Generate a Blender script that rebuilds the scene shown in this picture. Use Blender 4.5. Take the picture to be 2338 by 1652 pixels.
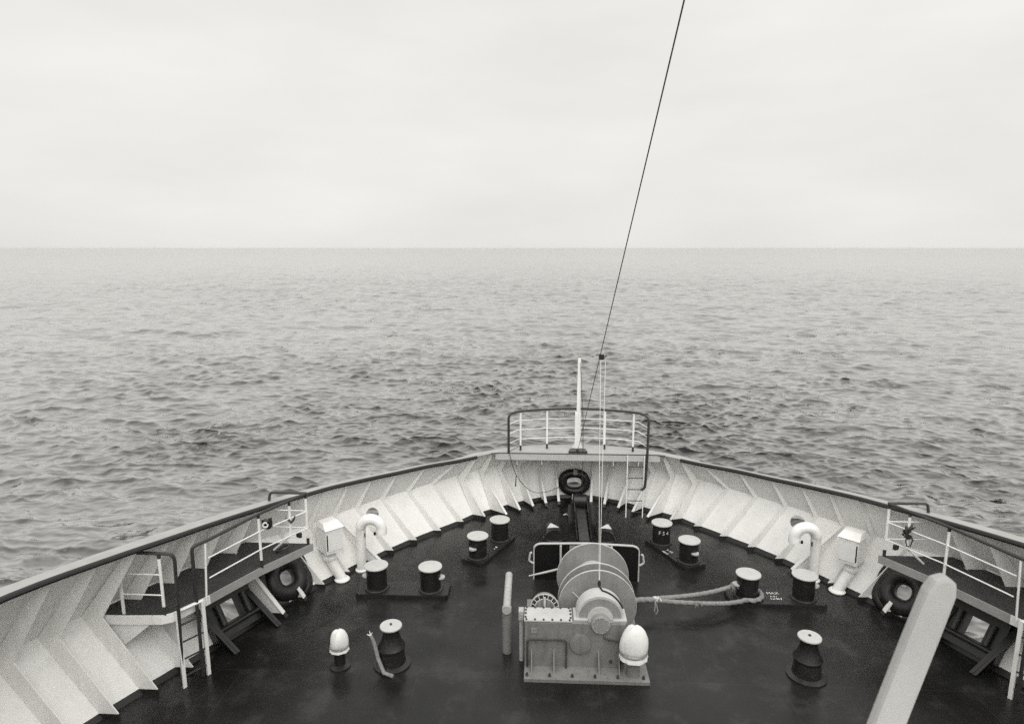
import bpy, bmesh, math, random
import numpy as np
from mathutils import Vector, Matrix
R = math.radians
random.seed(7)
scene = bpy.context.scene
for o in list(bpy.data.objects):
    bpy.data.objects.remove(o)
COL = scene.collection
SEA_Z = -10.0

# ------------------------------------------------------------------ camera
cam_data = bpy.data.cameras.new('camera')
cam = bpy.data.objects.new('camera', cam_data)
COL.objects.link(cam)
cam_data.sensor_fit = 'HORIZONTAL'
cam_data.sensor_width = 36.0
cam_data.lens = 36.0 * 1461.0 / 2338.0
cam_data.clip_start = 0.05
cam_data.clip_end = 60000
cam_data.dof.use_dof = True
cam_data.dof.focus_distance = 15.0
cam_data.dof.aperture_fstop = 4.5
PITCH = math.atan((826 - 567) / 1461.0)
cam.location = (-1.052, 0.0, 7.5)
cam.rotation_euler = (math.pi / 2 - PITCH, 0, R(2.595))
scene.camera = cam

# ------------------------------------------------------------------ world, sun, exposure
SUN_EL, SUN_AZ = R(52), R(170)            # azimuth from ship's heading (+Y), clockwise
world = bpy.data.worlds.new('World')
scene.world = world
world.use_nodes = True
wn, wl = world.node_tree.nodes, world.node_tree.links
wn.clear()
w_out = wn.new('ShaderNodeOutputWorld')
w_bg = wn.new('ShaderNodeBackground')
w_bg.inputs['Strength'].default_value = 0.1
sky = wn.new('ShaderNodeTexSky')
sky.sky_type = 'NISHITA'
sky.sun_disc = False
sky.sun_elevation = SUN_EL
sky.sun_rotation = SUN_AZ
sky.dust_density = 4.0
bw = wn.new('ShaderNodeRGBToBW')
wl.new(sky.outputs[0], bw.inputs[0])
tc = wn.new('ShaderNodeTexCoord')
sep = wn.new('ShaderNodeSeparateXYZ')
wl.new(tc.outputs['Generated'], sep.inputs[0])
# an even cloud deck, brighter overhead as overcast skies are
up = wn.new('ShaderNodeMath'); up.operation = 'MAXIMUM'; up.inputs[1].default_value = 0.0
wl.new(sep.outputs['Z'], up.inputs[0])
up2 = wn.new('ShaderNodeMath'); up2.operation = 'POWER'; up2.inputs[1].default_value = 2.5
wl.new(up.outputs[0], up2.inputs[0])
lum = wn.new('ShaderNodeMath'); lum.operation = 'MULTIPLY_ADD'
lum.inputs[1].default_value = 2.5; lum.inputs[2].default_value = 5.25
wl.new(up2.outputs[0], lum.inputs[0])
# soft streaks in the cloud deck
mp = wn.new('ShaderNodeMapping'); mp.inputs['Scale'].default_value = (1.6, 1.6, 6.0)
wl.new(tc.outputs['Generated'], mp.inputs[0])
nz = wn.new('ShaderNodeTexNoise'); nz.inputs['Scale'].default_value = 1.7; nz.inputs['Detail'].default_value = 5
wl.new(mp.outputs[0], nz.inputs['Vector'])
nm = wn.new('ShaderNodeMapRange'); nm.inputs[1].default_value = 0.25; nm.inputs[2].default_value = 0.75
nm.inputs[3].default_value = 0.93; nm.inputs[4].default_value = 1.06
wl.new(nz.outputs['Fac'], nm.inputs[0])
lm = wn.new('ShaderNodeMath'); lm.operation = 'MULTIPLY'
wl.new(lum.outputs[0], lm.inputs[0]); wl.new(nm.outputs[0], lm.inputs[1])
mixw = wn.new('ShaderNodeMix'); mixw.data_type = 'FLOAT'
mixw.inputs[0].default_value = 0.9
wl.new(bw.outputs[0], mixw.inputs[2]); wl.new(lm.outputs[0], mixw.inputs[3])
tint = wn.new('ShaderNodeVectorMath'); tint.operation = 'SCALE'
tint.inputs[0].default_value = (1.0, 0.99, 0.955)
wl.new(mixw.outputs[0], tint.inputs['Scale'])
wl.new(tint.outputs[0], w_bg.inputs['Color'])
wl.new(w_bg.outputs[0], w_out.inputs['Surface'])

sun_data = bpy.data.lights.new('sun', 'SUN')
sun_data.energy = 1.2
sun_data.angle = R(70)
sun_data.color = (1.0, 0.985, 0.95)
sun = bpy.data.objects.new('sun', sun_data)
COL.objects.link(sun)
sun.rotation_euler = (R(90) - SUN_EL, 0, math.pi - SUN_AZ)
sun.location = (0, 0, 40)

vs = scene.view_settings
vs.view_transform = 'Standard'
vs.look = 'None'
vs.exposure = 0.75
vs.gamma = 1.0
vs.use_curve_mapping = False
scene.cycles.use_denoising = False
scene.cycles.use_adaptive_sampling = False
scene.cycles.max_bounces = 6

# ------------------------------------------------------------------ materials
def grey(v):
    return (v, v * 0.992, v * 0.965, 1)

def mat(name, v, rough=0.5, var=0.12, scale=3.0, bump=0.0, bump_scale=60.0, spec=0.5, metal=0.0,
        streak=0.0, band=None, speck=0.0, worn=0.0):
    """grey paint of value v with soft blotches, optional run-down streaks and a dark paint band below height band"""
    m = bpy.data.materials.new(name)
    m.use_nodes = True
    n, l = m.node_tree.nodes, m.node_tree.links
    b = n['Principled BSDF']
    b.inputs['Roughness'].default_value = rough
    b.inputs['Metallic'].default_value = metal
    b.inputs['Specular IOR Level'].default_value = spec
    geo = n.new('ShaderNodeNewGeometry')
    pos = geo.outputs['Position']
    nt = n.new('ShaderNodeTexNoise')
    nt.inputs['Scale'].default_value = scale
    nt.inputs['Detail'].default_value = 6
    nt.inputs['Roughness'].default_value = 0.65
    l.new(pos, nt.inputs['Vector'])
    mr = n.new('ShaderNodeMapRange')
    mr.inputs[1].default_value = 0.3; mr.inputs[2].default_value = 0.7
    mr.inputs[3].default_value = 1 - var; mr.inputs[4].default_value = 1 + var
    l.new(nt.outputs['Fac'], mr.inputs[0])
    val = mr.outputs[0]
    def mul(a, bsock):
        q = n.new('ShaderNodeMath'); q.operation = 'MULTIPLY'
        l.new(a, q.inputs[0]); l.new(bsock, q.inputs[1])
        return q.outputs[0]
    if streak:
        mp_ = n.new('ShaderNodeMapping'); mp_.inputs['Scale'].default_value = (9, 9, 0.9)
        l.new(pos, mp_.inputs[0])
        n2 = n.new('ShaderNodeTexNoise'); n2.inputs['Scale'].default_value = 1.0; n2.inputs['Detail'].default_value = 5
        l.new(mp_.outputs[0], n2.inputs['Vector'])
        m2 = n.new('ShaderNodeMapRange')
        m2.inputs[1].default_value = 0.52; m2.inputs[2].default_value = 0.8
        m2.inputs[3].default_value = 1.0; m2.inputs[4].default_value = 1 - streak
        l.new(n2.outputs['Fac'], m2.inputs[0])
        val = mul(val, m2.outputs[0])
    if speck:
        n3 = n.new('ShaderNodeTexNoise'); n3.inputs['Scale'].default_value = 38; n3.inputs['Detail'].default_value = 4
        l.new(pos, n3.inputs['Vector'])
        m3 = n.new('ShaderNodeMapRange')
        m3.inputs[1].default_value = 0.35; m3.inputs[2].default_value = 0.65
        m3.inputs[3].default_value = 1 - speck; m3.inputs[4].default_value = 1 + speck
        l.new(n3.outputs['Fac'], m3.inputs[0])
        val = mul(val, m3.outputs[0])
    sc = n.new('ShaderNodeVectorMath'); sc.operation = 'SCALE'
    sc.inputs[0].default_value = grey(v)[:3]
    l.new(val, sc.inputs['Scale'])
    colr = sc.outputs[0]
    if worn:
        mw = n.new('ShaderNodeMapping'); mw.inputs['Scale'].default_value = (3.5, 3.5, 9)
        l.new(pos, mw.inputs[0])
        nw = n.new('ShaderNodeTexNoise'); nw.inputs['Scale'].default_value = 1.4; nw.inputs['Detail'].default_value = 8; nw.inputs['Roughness'].default_value = 0.72
        l.new(mw.outputs[0], nw.inputs['Vector'])
        rw = n.new('ShaderNodeMapRange'); rw.inputs[1].default_value = 0.56; rw.inputs[2].default_value = 0.68
        l.new(nw.outputs['Fac'], rw.inputs[0])
        xw = n.new('ShaderNodeMix'); xw.data_type = 'RGBA'
        l.new(rw.outputs[0], xw.inputs[0]); l.new(colr, xw.inputs[6]); xw.inputs[7].default_value = grey(worn)
        colr = xw.outputs[2]
    if band is not None:
        sx = n.new('ShaderNodeSeparateXYZ'); l.new(pos, sx.inputs[0])
        n4 = n.new('ShaderNodeTexNoise'); n4.inputs['Scale'].default_value = 6; l.new(pos, n4.inputs['Vector'])
        ad = n.new('ShaderNodeMath'); ad.operation = 'MULTIPLY_ADD'; ad.inputs[1].default_value = 0.012
        l.new(n4.outputs['Fac'], ad.inputs[0]); l.new(sx.outputs['Z'], ad.inputs[2])
        lt = n.new('ShaderNodeMath'); lt.operation = 'LESS_THAN'; lt.inputs[1].default_value = band + 0.006
        l.new(ad.outputs[0], lt.inputs[0])
        mx = n.new('ShaderNodeMix'); mx.data_type = 'RGBA'
        l.new(lt.outputs[0], mx.inputs[0]); l.new(colr, mx.inputs[6])
        mx.inputs[7].default_value = grey(0.022)
        colr = mx.outputs[2]
    l.new(colr, b.inputs['Base Color'])
    if bump:
        nb = n.new('ShaderNodeTexNoise'); nb.inputs['Scale'].default_value = bump_scale; nb.inputs['Detail'].default_value = 3
        l.new(pos, nb.inputs['Vector'])
        bp = n.new('ShaderNodeBump'); bp.inputs['Strength'].default_value = bump; bp.inputs['Distance'].default_value = 0.01
        l.new(nb.outputs['Fac'], bp.inputs['Height'])
        l.new(bp.outputs[0], b.inputs['Normal'])
    return m

M = {}
M['hull_white'] = mat('hull_white_paint', 0.88, 0.42, 0.04, 2.2, bump=0.10, bump_scale=4, streak=0.11, band=0.1, speck=0.03)
M['white'] = mat('white_paint', 0.86, 0.4, 0.05, 4, streak=0.12, bump=0.08, bump_scale=14)
M['cap'] = mat('grey_cap_paint', 0.36, 0.5, 0.10, 3, bump=0.1, bump_scale=20)
M['rim'] = mat('dark_rim_paint', 0.016, 0.45, 0.2, 6)
M['rail'] = mat('dark_rail_paint', 0.034, 0.4, 0.2, 8)
M['black'] = mat('black_paint', 0.011, 0.42, 0.3, 6, bump=0.08, bump_scale=25, worn=0.035)
M['plate'] = mat('dark_plate_paint', 0.015, 0.4, 0.35, 5, bump=0.15, bump_scale=18, worn=0.04)
M['bolltop'] = mat('bollard_top_paint', 0.5, 0.5, 0.07, 7, speck=0.06, bump=0.1, bump_scale=30)
M['fascia'] = mat('grey_fascia_paint', 0.34, 0.5, 0.10, 4, streak=0.1)
M['winch'] = mat('winch_grey_paint', 0.26, 0.5, 0.13, 4, bump=0.1, bump_scale=30, speck=0.08, streak=0.18)
M['winch_dark'] = mat('winch_body_paint', 0.21, 0.5, 0.14, 5, bump=0.12, bump_scale=30, speck=0.08, streak=0.3)
M['winch_light'] = mat('pale_cover_paint', 0.5, 0.5, 0.09, 5, bump=0.15, bump_scale=25, speck=0.05)
M['platform_deck'] = mat('platform_deck_paint', 0.036, 0.6, 0.2, 3, bump=0.2, bump_scale=45, speck=0.15)
M['shield_black'] = mat('shield_black_paint', 0.006, 0.65, 0.2, 4, spec=0.25)
M['rope'] = mat('hawser_fibre', 0.24, 0.9, 0.2, 22, bump=0.5, bump_scale=70, speck=0.2, spec=0.2)
M['white_rope'] = mat('white_cord', 0.75, 0.8, 0.05, 9, spec=0.2)
M['canvas'] = mat('white_canvas', 0.74, 0.85, 0.06, 6, bump=0.35, bump_scale=30, spec=0.2)
M['stencil'] = mat('white_stencil_paint', 0.7, 0.6, 0.25, 30)
M['steel'] = mat('worn_steel', 0.05, 0.45, 0.3, 6, bump=0.1, bump_scale=25)
M['dirty_pipe'] = mat('chipped_pipe_paint', 0.40, 0.55, 0.16, 12, bump=0.2, bump_scale=30, speck=0.12, streak=0.15)
M['outer'] = mat('hull_outer_paint', 0.08, 0.4, 0.1, 1.2, streak=0.1)

def deck_material():
    m = bpy.data.materials.new('dark_deck_paint'); m.use_nodes = True
    n, l = m.node_tree.nodes, m.node_tree.links
    b = n['Principled BSDF']
    geo = n.new('ShaderNodeNewGeometry'); pos = geo.outputs['Position']
    def noise(scale, detail=6, rough=0.6, stretch=None):
        t = n.new('ShaderNodeTexNoise'); t.inputs['Scale'].default_value = scale
        t.inputs['Detail'].default_value = detail; t.inputs['Roughness'].default_value = rough
        if stretch:
            q = n.new('ShaderNodeMapping'); q.inputs['Scale'].default_value = stretch
            l.new(pos, q.inputs[0]); l.new(q.outputs[0], t.inputs['Vector'])
        else:
            l.new(pos, t.inputs['Vector'])
        return t.outputs['Fac']
    def rng(s, a, bb, c, d):
        q = n.new('ShaderNodeMapRange')
        for i, vv in enumerate((a, bb, c, d)): q.inputs[i + 1].default_value = vv
        l.new(s, q.inputs[0]); return q.outputs[0]
    def op(o, a, bb):
        q = n.new('ShaderNodeMath'); q.operation = o
        for i, s in enumerate((a, bb)):
            if isinstance(s, float): q.inputs[i].default_value = s
            else: l.new(s, q.inputs[i])
        return q.outputs[0]
    big = rng(noise(0.55, 6, 0.62), 0.32, 0.7, 0.6, 1.7)
    scuff = rng(noise(2.4, 8, 0.7, (1, 0.45, 1)), 0.56, 0.74, 0.0, 0.9)
    fine = rng(noise(55, 3, 0.6), 0.3, 0.7, 0.72, 1.28)
    bk = n.new('ShaderNodeTexBrick'); bk.inputs['Scale'].default_value = 1.0; bk.offset = 0.5
    bk.inputs['Brick Width'].default_value = 3.2; bk.inputs['Row Height'].default_value = 1.7
    bk.inputs['Mortar Size'].default_value = 0.012; bk.inputs['Mortar Smooth'].default_value = 0.4
    l.new(pos, bk.inputs['Vector'])
    seam = bk.outputs['Fac']
    stain = rng(noise(1.1, 7, 0.7, (1, 1, 1)), 0.53, 0.62, 0.0, 0.9)
    salt = rng(noise(6.0, 9, 0.75), 0.61, 0.70, 0.0, 1.8)
    v = op('MULTIPLY', op('ADD', op('ADD', op('ADD', big, scuff), stain), salt), fine)
    v = op('ADD', v, op('MULTIPLY', seam, 0.5))
    sc = n.new('ShaderNodeVectorMath'); sc.operation = 'SCALE'; sc.inputs[0].default_value = grey(0.0125)[:3]
    l.new(v, sc.inputs['Scale']); l.new(sc.outputs[0], b.inputs['Base Color'])
    rg = rng(noise(0.8, 5, 0.6), 0.35, 0.65, 0.17, 0.44)
    l.new(rg, b.inputs['Roughness'])
    b.inputs['Specular IOR Level'].default_value = 0.30
    bp = n.new('ShaderNodeBump'); bp.inputs['Strength'].default_value = 0.16; bp.inputs['Distance'].default_value = 0.01
    hh = op('ADD', op('ADD', noise(2.0, 3), op('MULTIPLY', noise(70, 2), 0.35)), op('MULTIPLY', seam, 0.5))
    l.new(hh, bp.inputs['Height']); l.new(bp.outputs[0], b.inputs['Normal'])
    return m
M['deck'] = deck_material()

def sea_material():
    m = bpy.data.materials.new('grey_sea_water'); m.use_nodes = True
    n, l = m.node_tree.nodes, m.node_tree.links
    n.remove(n['Principled BSDF'])
    out = n['Material Output']
    geo = n.new('ShaderNodeNewGeometry')
    def rip(scale, stretch, amp, detail, rot):
        q = n.new('ShaderNodeMapping'); q.inputs['Scale'].default_value = stretch
        q.inputs['Rotation'].default_value = (0, 0, R(rot))
        l.new(geo.outputs['Position'], q.inputs[0])
        t = n.new('ShaderNodeTexNoise'); t.inputs['Scale'].default_value = scale
        t.inputs['Detail'].default_value = detail; t.inputs['Roughness'].default_value = 0.7
        l.new(q.outputs[0], t.inputs['Vector'])
        s_ = n.new('ShaderNodeVectorMath'); s_.operation = 'SUBTRACT'; s_.inputs[1].default_value = (0.5, 0.5, 0.5)
        l.new(t.outputs['Color'], s_.inputs[0])
        k = n.new('ShaderNodeVectorMath'); k.operation = 'MULTIPLY'; k.inputs[1].default_value = (amp * 0.6, amp, 0)
        l.new(s_.outputs[0], k.inputs[0])
        return k.outputs[0]
    def add(a, c):
        q = n.new('ShaderNodeVectorMath'); q.operation = 'ADD'; l.new(a, q.inputs[0]); l.new(c, q.inputs[1]); return q.outputs[0]
    tot = add(add(rip(1.0, (0.34, 1, 1), 1.25, 6, 8), rip(0.4, (0.3, 1, 1), 0.55, 4, -7)), rip(0.07, (0.25, 1, 1), 0.55, 5, 4))
    tot = add(tot, geo.outputs['Normal'])
    nn = n.new('ShaderNodeVectorMath'); nn.operation = 'NORMALIZE'; l.new(tot, nn.inputs[0])
    gl = n.new('ShaderNodeBsdfGlossy'); gl.inputs['Roughness'].default_value = 0.08; gl.inputs['Color'].default_value = (0.97, 0.965, 0.95, 1)
    df = n.new('ShaderNodeBsdfDiffuse'); df.inputs['Color'].default_value = grey(0.028)
    lw = n.new('ShaderNodeLayerWeight'); lw.inputs['Blend'].default_value = 0.5
    pw = n.new('ShaderNodeMath'); pw.operation = 'POWER'; pw.inputs[1].default_value = 1.6
    l.new(lw.outputs['Facing'], pw.inputs[0])
    for node in (gl, df, lw): l.new(nn.outputs[0], node.inputs['Normal'])
    mx = n.new('ShaderNodeMixShader')
    l.new(pw.outputs[0], mx.inputs[0]); l.new(df.outputs[0], mx.inputs[1]); l.new(gl.outputs[0], mx.inputs[2])
    l.new(mx.outputs[0], out.inputs['Surface'])
    return m
M['sea'] = sea_material()

# ------------------------------------------------------------------ mesh helpers
def V(*a): return np.array(a, float)
def unit(a):
    a = np.asarray(a, float); return a / (np.linalg.norm(a) or 1)

def join(*geos):
    vv, ff = [], []
    for g in geos:
        k = len(vv)
        vv += [tuple(p) for p in g[0]]
        ff += [tuple(i + k for i in f) for f in g[1]]
    return vv, ff

def boxg(c, s, rz=0.0, taper=1.0):
    c = np.asarray(c, float); ca, sa = math.cos(rz), math.sin(rz)
    vv = []
    for z in (-.5, .5):
        t = taper if z > 0 else 1.0
        for x, y in ((-.5, -.5), (.5, -.5), (.5, .5), (-.5, .5)):
            X, Y = x * s[0] * t, y * s[1] * t
            vv.append((c[0] + X * ca - Y * sa, c[1] + X * sa + Y * ca, c[2] + z * s[2]))
    return vv, [(3, 2, 1, 0), (4, 5, 6, 7), (0, 1, 5, 4), (1, 2, 6, 5), (2, 3, 7, 6), (3, 0, 4, 7)]

def prism(poly, vec):
    a = [tuple(p) for p in poly]; n = len(a)
    b = [tuple(np.asarray(p, float) + vec) for p in poly]
    return a + b, [tuple(range(n - 1, -1, -1)), tuple(range(n, 2 * n))] + [(i, (i + 1) % n, (i + 1) % n + n, i + n) for i in range(n)]

def tube(pts, r, n=8, closed=False, caps=True, squash=None):
    P = [np.asarray(p, float) for p in pts]; m = len(P)
    rr = r if hasattr(r, '__len__') else [r] * m
    T = []
    for i in range(m):
        if closed: t = P[(i + 1) % m] - P[i - 1]
        else: t = P[min(i + 1, m - 1)] - P[max(i - 1, 0)]
        T.append(unit(t))
    ref = V(0, 0, 1) if abs(T[0][2]) < 0.9 else V(1, 0, 0)
    u = unit(np.cross(ref, T[0])); vv, ff = [], []
    for i in range(m):
        u = unit(u - T[i] * np.dot(u, T[i])); w = np.cross(T[i], u)
        for k in range(n):
            a = 2 * math.pi * k / n
            vv.append(tuple(P[i] + rr[i] * (math.cos(a) * u + math.sin(a) * w)))
    for i in range(m if closed else m - 1):
        j = (i + 1) % m
        for k in range(n):
            ff.append((i * n + k, i * n + (k + 1) % n, j * n + (k + 1) % n, j * n + k))
    if caps and not closed:
        ff.append(tuple(range(n - 1, -1, -1))); ff.append(tuple((m - 1) * n + k for k in range(n)))
    return vv, ff

def arc(pts, rad, n=5):
    """polyline with its inner corners rounded"""
    P = [np.asarray(p, float) for p in pts]; out = [P[0]]
    for i in range(1, len(P) - 1):
        a, b, c = P[i - 1], P[i], P[i + 1]
        d1 = min(rad, np.linalg.norm(a - b) * .45); d2 = min(rad, np.linalg.norm(c - b) * .45)
        s, e = b + unit(a - b) * d1, b + unit(c - b) * d2
        for k in range(n + 1):
            t = k / n
            out.append((1 - t) ** 2 * s + 2 * t * (1 - t) * b + t * t * e)
    out.append(P[-1]); return out

def lathe(profile, c, n=32, axis=(0, 0, 1), caps=True):
    ax = unit(axis); ref = V(1, 0, 0) if abs(ax[0]) < 0.9 else V(0, 1, 0)
    u = unit(np.cross(ref, ax)); w = np.cross(ax, u); c = np.asarray(c, float)
    vv, ff = [], []
    for r, h in profile:
        for k in range(n):
            a = 2 * math.pi * k / n
            vv.append(tuple(c + ax * h + r * (math.cos(a) * u + math.sin(a) * w)))
    for i in range(len(profile) - 1):
        for k in range(n):
            ff.append((i * n + k, i * n + (k + 1) % n, (i + 1) * n + (k + 1) % n, (i + 1) * n + k))
    if caps:
        ff.append(tuple(range(n - 1, -1, -1))); ff.append(tuple((len(profile) - 1) * n + k for k in range(n)))
    return vv, ff

WL = {}
def obj(name, geo, material, parent=None, loc=None, smooth=True, bevel=0.0):
    base = np.asarray(WL[parent.name] if parent is not None else (loc if loc is not None else (0, 0, 0)), float)
    me = bpy.data.meshes.new(name)
    me.from_pydata([tuple(np.asarray(p, float) - base) for p in geo[0]], [], [tuple(f) for f in geo[1]])
    me.materials.append(M[material] if isinstance(material, str) else material)
    bm = bmesh.new(); bm.from_mesh(me)
    bmesh.ops.recalc_face_normals(bm, faces=bm.faces)
    if bevel:
        es = [e for e in bm.edges if len(e.link_faces) == 2 and e.calc_face_angle(0) > R(40)]
        bmesh.ops.bevel(bm, geom=es, offset=bevel, segments=2, affect='EDGES', profile=0.6)
    bm.to_mesh(me); bm.free()
    if smooth:
        me.shade_smooth(); me.set_sharp_from_angle(angle=R(32))
    o = bpy.data.objects.new(name, me); COL.objects.link(o)
    if parent is not None: o.parent = parent
    else: o.location = base
    WL[o.name] = base
    return o

def thing(name, label, cat, loc, group=None):
    o = bpy.data.objects.new(name, None); COL.objects.link(o)
    o.empty_display_size = 0.1; o.location = loc
    WL[o.name] = np.asarray(loc, float)
    return tag(o, label, cat, group)

def tag(o, label=None, cat=None, group=None, kind=None):
    if label: o['label'] = label
    if cat: o['category'] = cat
    if group: o['group'] = group
    if kind: o['kind'] = kind
    return o

def cut(o, cutters):
    """cut real openings; geometry of the cutters is given in world space"""
    for g in cutters:
        c = obj('cutter', g, 'black', None, loc=(0, 0, 0), smooth=False)
        md = o.modifiers.new('cut', 'BOOLEAN'); md.object = c; md.operation = 'DIFFERENCE'; md.solver = 'EXACT'
        bpy.context.view_layer.update()
        dg = bpy.context.evaluated_depsgraph_get()
        me = bpy.data.meshes.new_from_object(o.evaluated_get(dg), depsgraph=dg)
        o.modifiers.clear(); old = o.data; o.data = me; me.name = old.name
        bpy.data.meshes.remove(old)
        bpy.data.objects.remove(c)
    for p in o.data.polygons: p.use_smooth = False
    o.data.shade_smooth(); o.data.set_sharp_from_angle(angle=R(25))

def text_geo(body, height):
    cu = bpy.data.curves.new('lettering', 'FONT'); cu.body = body; cu.size = height / 0.7; cu.align_x = 'CENTER'; cu.resolution_u = 3
    t = bpy.data.objects.new('lettering', cu); COL.objects.link(t)
    bpy.context.view_layer.update()
    dg = bpy.context.evaluated_depsgraph_get()
    me = bpy.data.meshes.new_from_object(t.evaluated_get(dg), depsgraph=dg)
    bm = bmesh.new(); bm.from_mesh(me)
    bmesh.ops.subdivide_edges(bm, edges=bm.edges, cuts=1)
    g = ([tuple(v.co) for v in bm.verts], [tuple(v.index for v in f.verts) for f in bm.faces])
    bm.free(); bpy.data.objects.remove(t); bpy.data.curves.remove(cu); bpy.data.meshes.remove(me)
    return g

# ------------------------------------------------------------------ ship's lines (starboard half; mirrored for port)
SIDE = ('left', 'right')
DY = [2, 4, 6, 7.7, 9, 10.09, 10.68, 11.24, 11.9, 12.5, 13.04, 13.62, 14.2, 14.76, 15.35, 15.92, 16.5]
DX = [10.2, 9.8, 9.25, 8.65, 8.1, 7.57, 7.28, 7.0, 6.70, 6.40, 6.06, 5.66, 5.27, 4.87, 4.40, 3.88, 3.34]
RY = [2, 4, 6, 7.7, 8.86, 9.3, 10.29, 10.99, 12.2, 13.09, 13.59, 14.33, 15.22, 15.97, 16.5, 16.91, 17.2]
RX = [9.8, 9.4, 8.85, 8.25, 7.79, 7.62, 7.28, 7.04, 6.54, 6.11, 5.87, 5.38, 4.72, 3.96, 3.26, 2.68, 2.44]
def dx(y): return float(np.interp(y, DY, DX))
def rx(y): return float(np.interp(y, RY, RX))
def rz(y): return min(2.85, 1.8 + .063 * (17.2 - y) if y > 15.3 else 1.92 + .13 * (15.3 - y))
def cw(y): return float(np.interp(y, [11, 15, 16.5], [.23, .11, .08]))
def kz(y): return float(np.interp(y, [11.9, 13.2, 16.5], [1.42, 1.24, 1.18]))
def hx(y, z): return dx(y) + .65 * (z - .1)
ST = []          # stations from aft to the stem: deck point, knuckle point, outer top, inner top (rim)
for y in DY:
    z = rz(y)
    ST.append((V(dx(y) - .065, y, 0), V(hx(y, kz(y)), y, kz(y)), V(rx(y) + cw(y), y + cw(y) * .45, z), V(rx(y), y, z)))
for (d, nrm, t) in [((2.88, 17.01), (.72, .69), (2.95, 17.12)), ((2.42, 17.37), (.63, .77), (2.45, 17.48)), ((1.91, 17.76), (.57, .82), (1.95, 17.76)),
                    ((1.45, 18.08), (.53, .85), (1.45, 17.95)), ((.91, 18.38), (.4, .92), (.95, 18.04)), ((.5, 18.54), (.25, .97), (.5, 18.08)), ((0, 18.6), (0, 1), (0, 18.1))]:
    d, nrm, t = V(*d), unit(nrm), V(*t)
    k = d + nrm * .5
    inn = t - nrm * .2
    ST.append((V(d[0], d[1], 0), V(k[0], k[1], 1.16), V(t[0], t[1], 1.8), V(inn[0], inn[1], 1.8)))
def mir(p): return V(-p[0], p[1], p[2])
FULL = [tuple(mir(p) for p in s) for s in ST] + [s for s in ST[-2::-1]]     # port aft -> stem -> starboard aft
NS = len(FULL)

# ------------------------------------------------------------------ setting: deck, hull below the deck, sea
deck_poly = [V(s[0][0] * 1.0, s[0][1], 0) for s in FULL]
dv = [tuple(p) for p in deck_poly]
deck = obj('deck', (dv, [tuple(range(len(dv)))]), 'deck', smooth=False)
tag(deck, kind='structure')

rows = []
for lvl, (kx, ky, z) in enumerate([(1.0, 0.0, 0.0), (.93, .45, -2.2), (.80, 1.1, -5.5), (.66, 1.9, -10.6)]):
    rows.append([(s[0][0] * kx - 0.0, s[0][1] - ky * max(0, (s[0][1] - 9) / 9.6), z - .004) for s in FULL])
hv = [p for r_ in rows for p in r_]
hf = [(i * NS + k, i * NS + k + 1, (i + 1) * NS + k + 1, (i + 1) * NS + k) for i in range(3) for k in range(NS - 1)]
hull = obj('ship_hull', (hv, hf), 'outer')
tag(hull, 'dark outer hull of the ship below the deck edge', 'hull', kind='structure')

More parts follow.
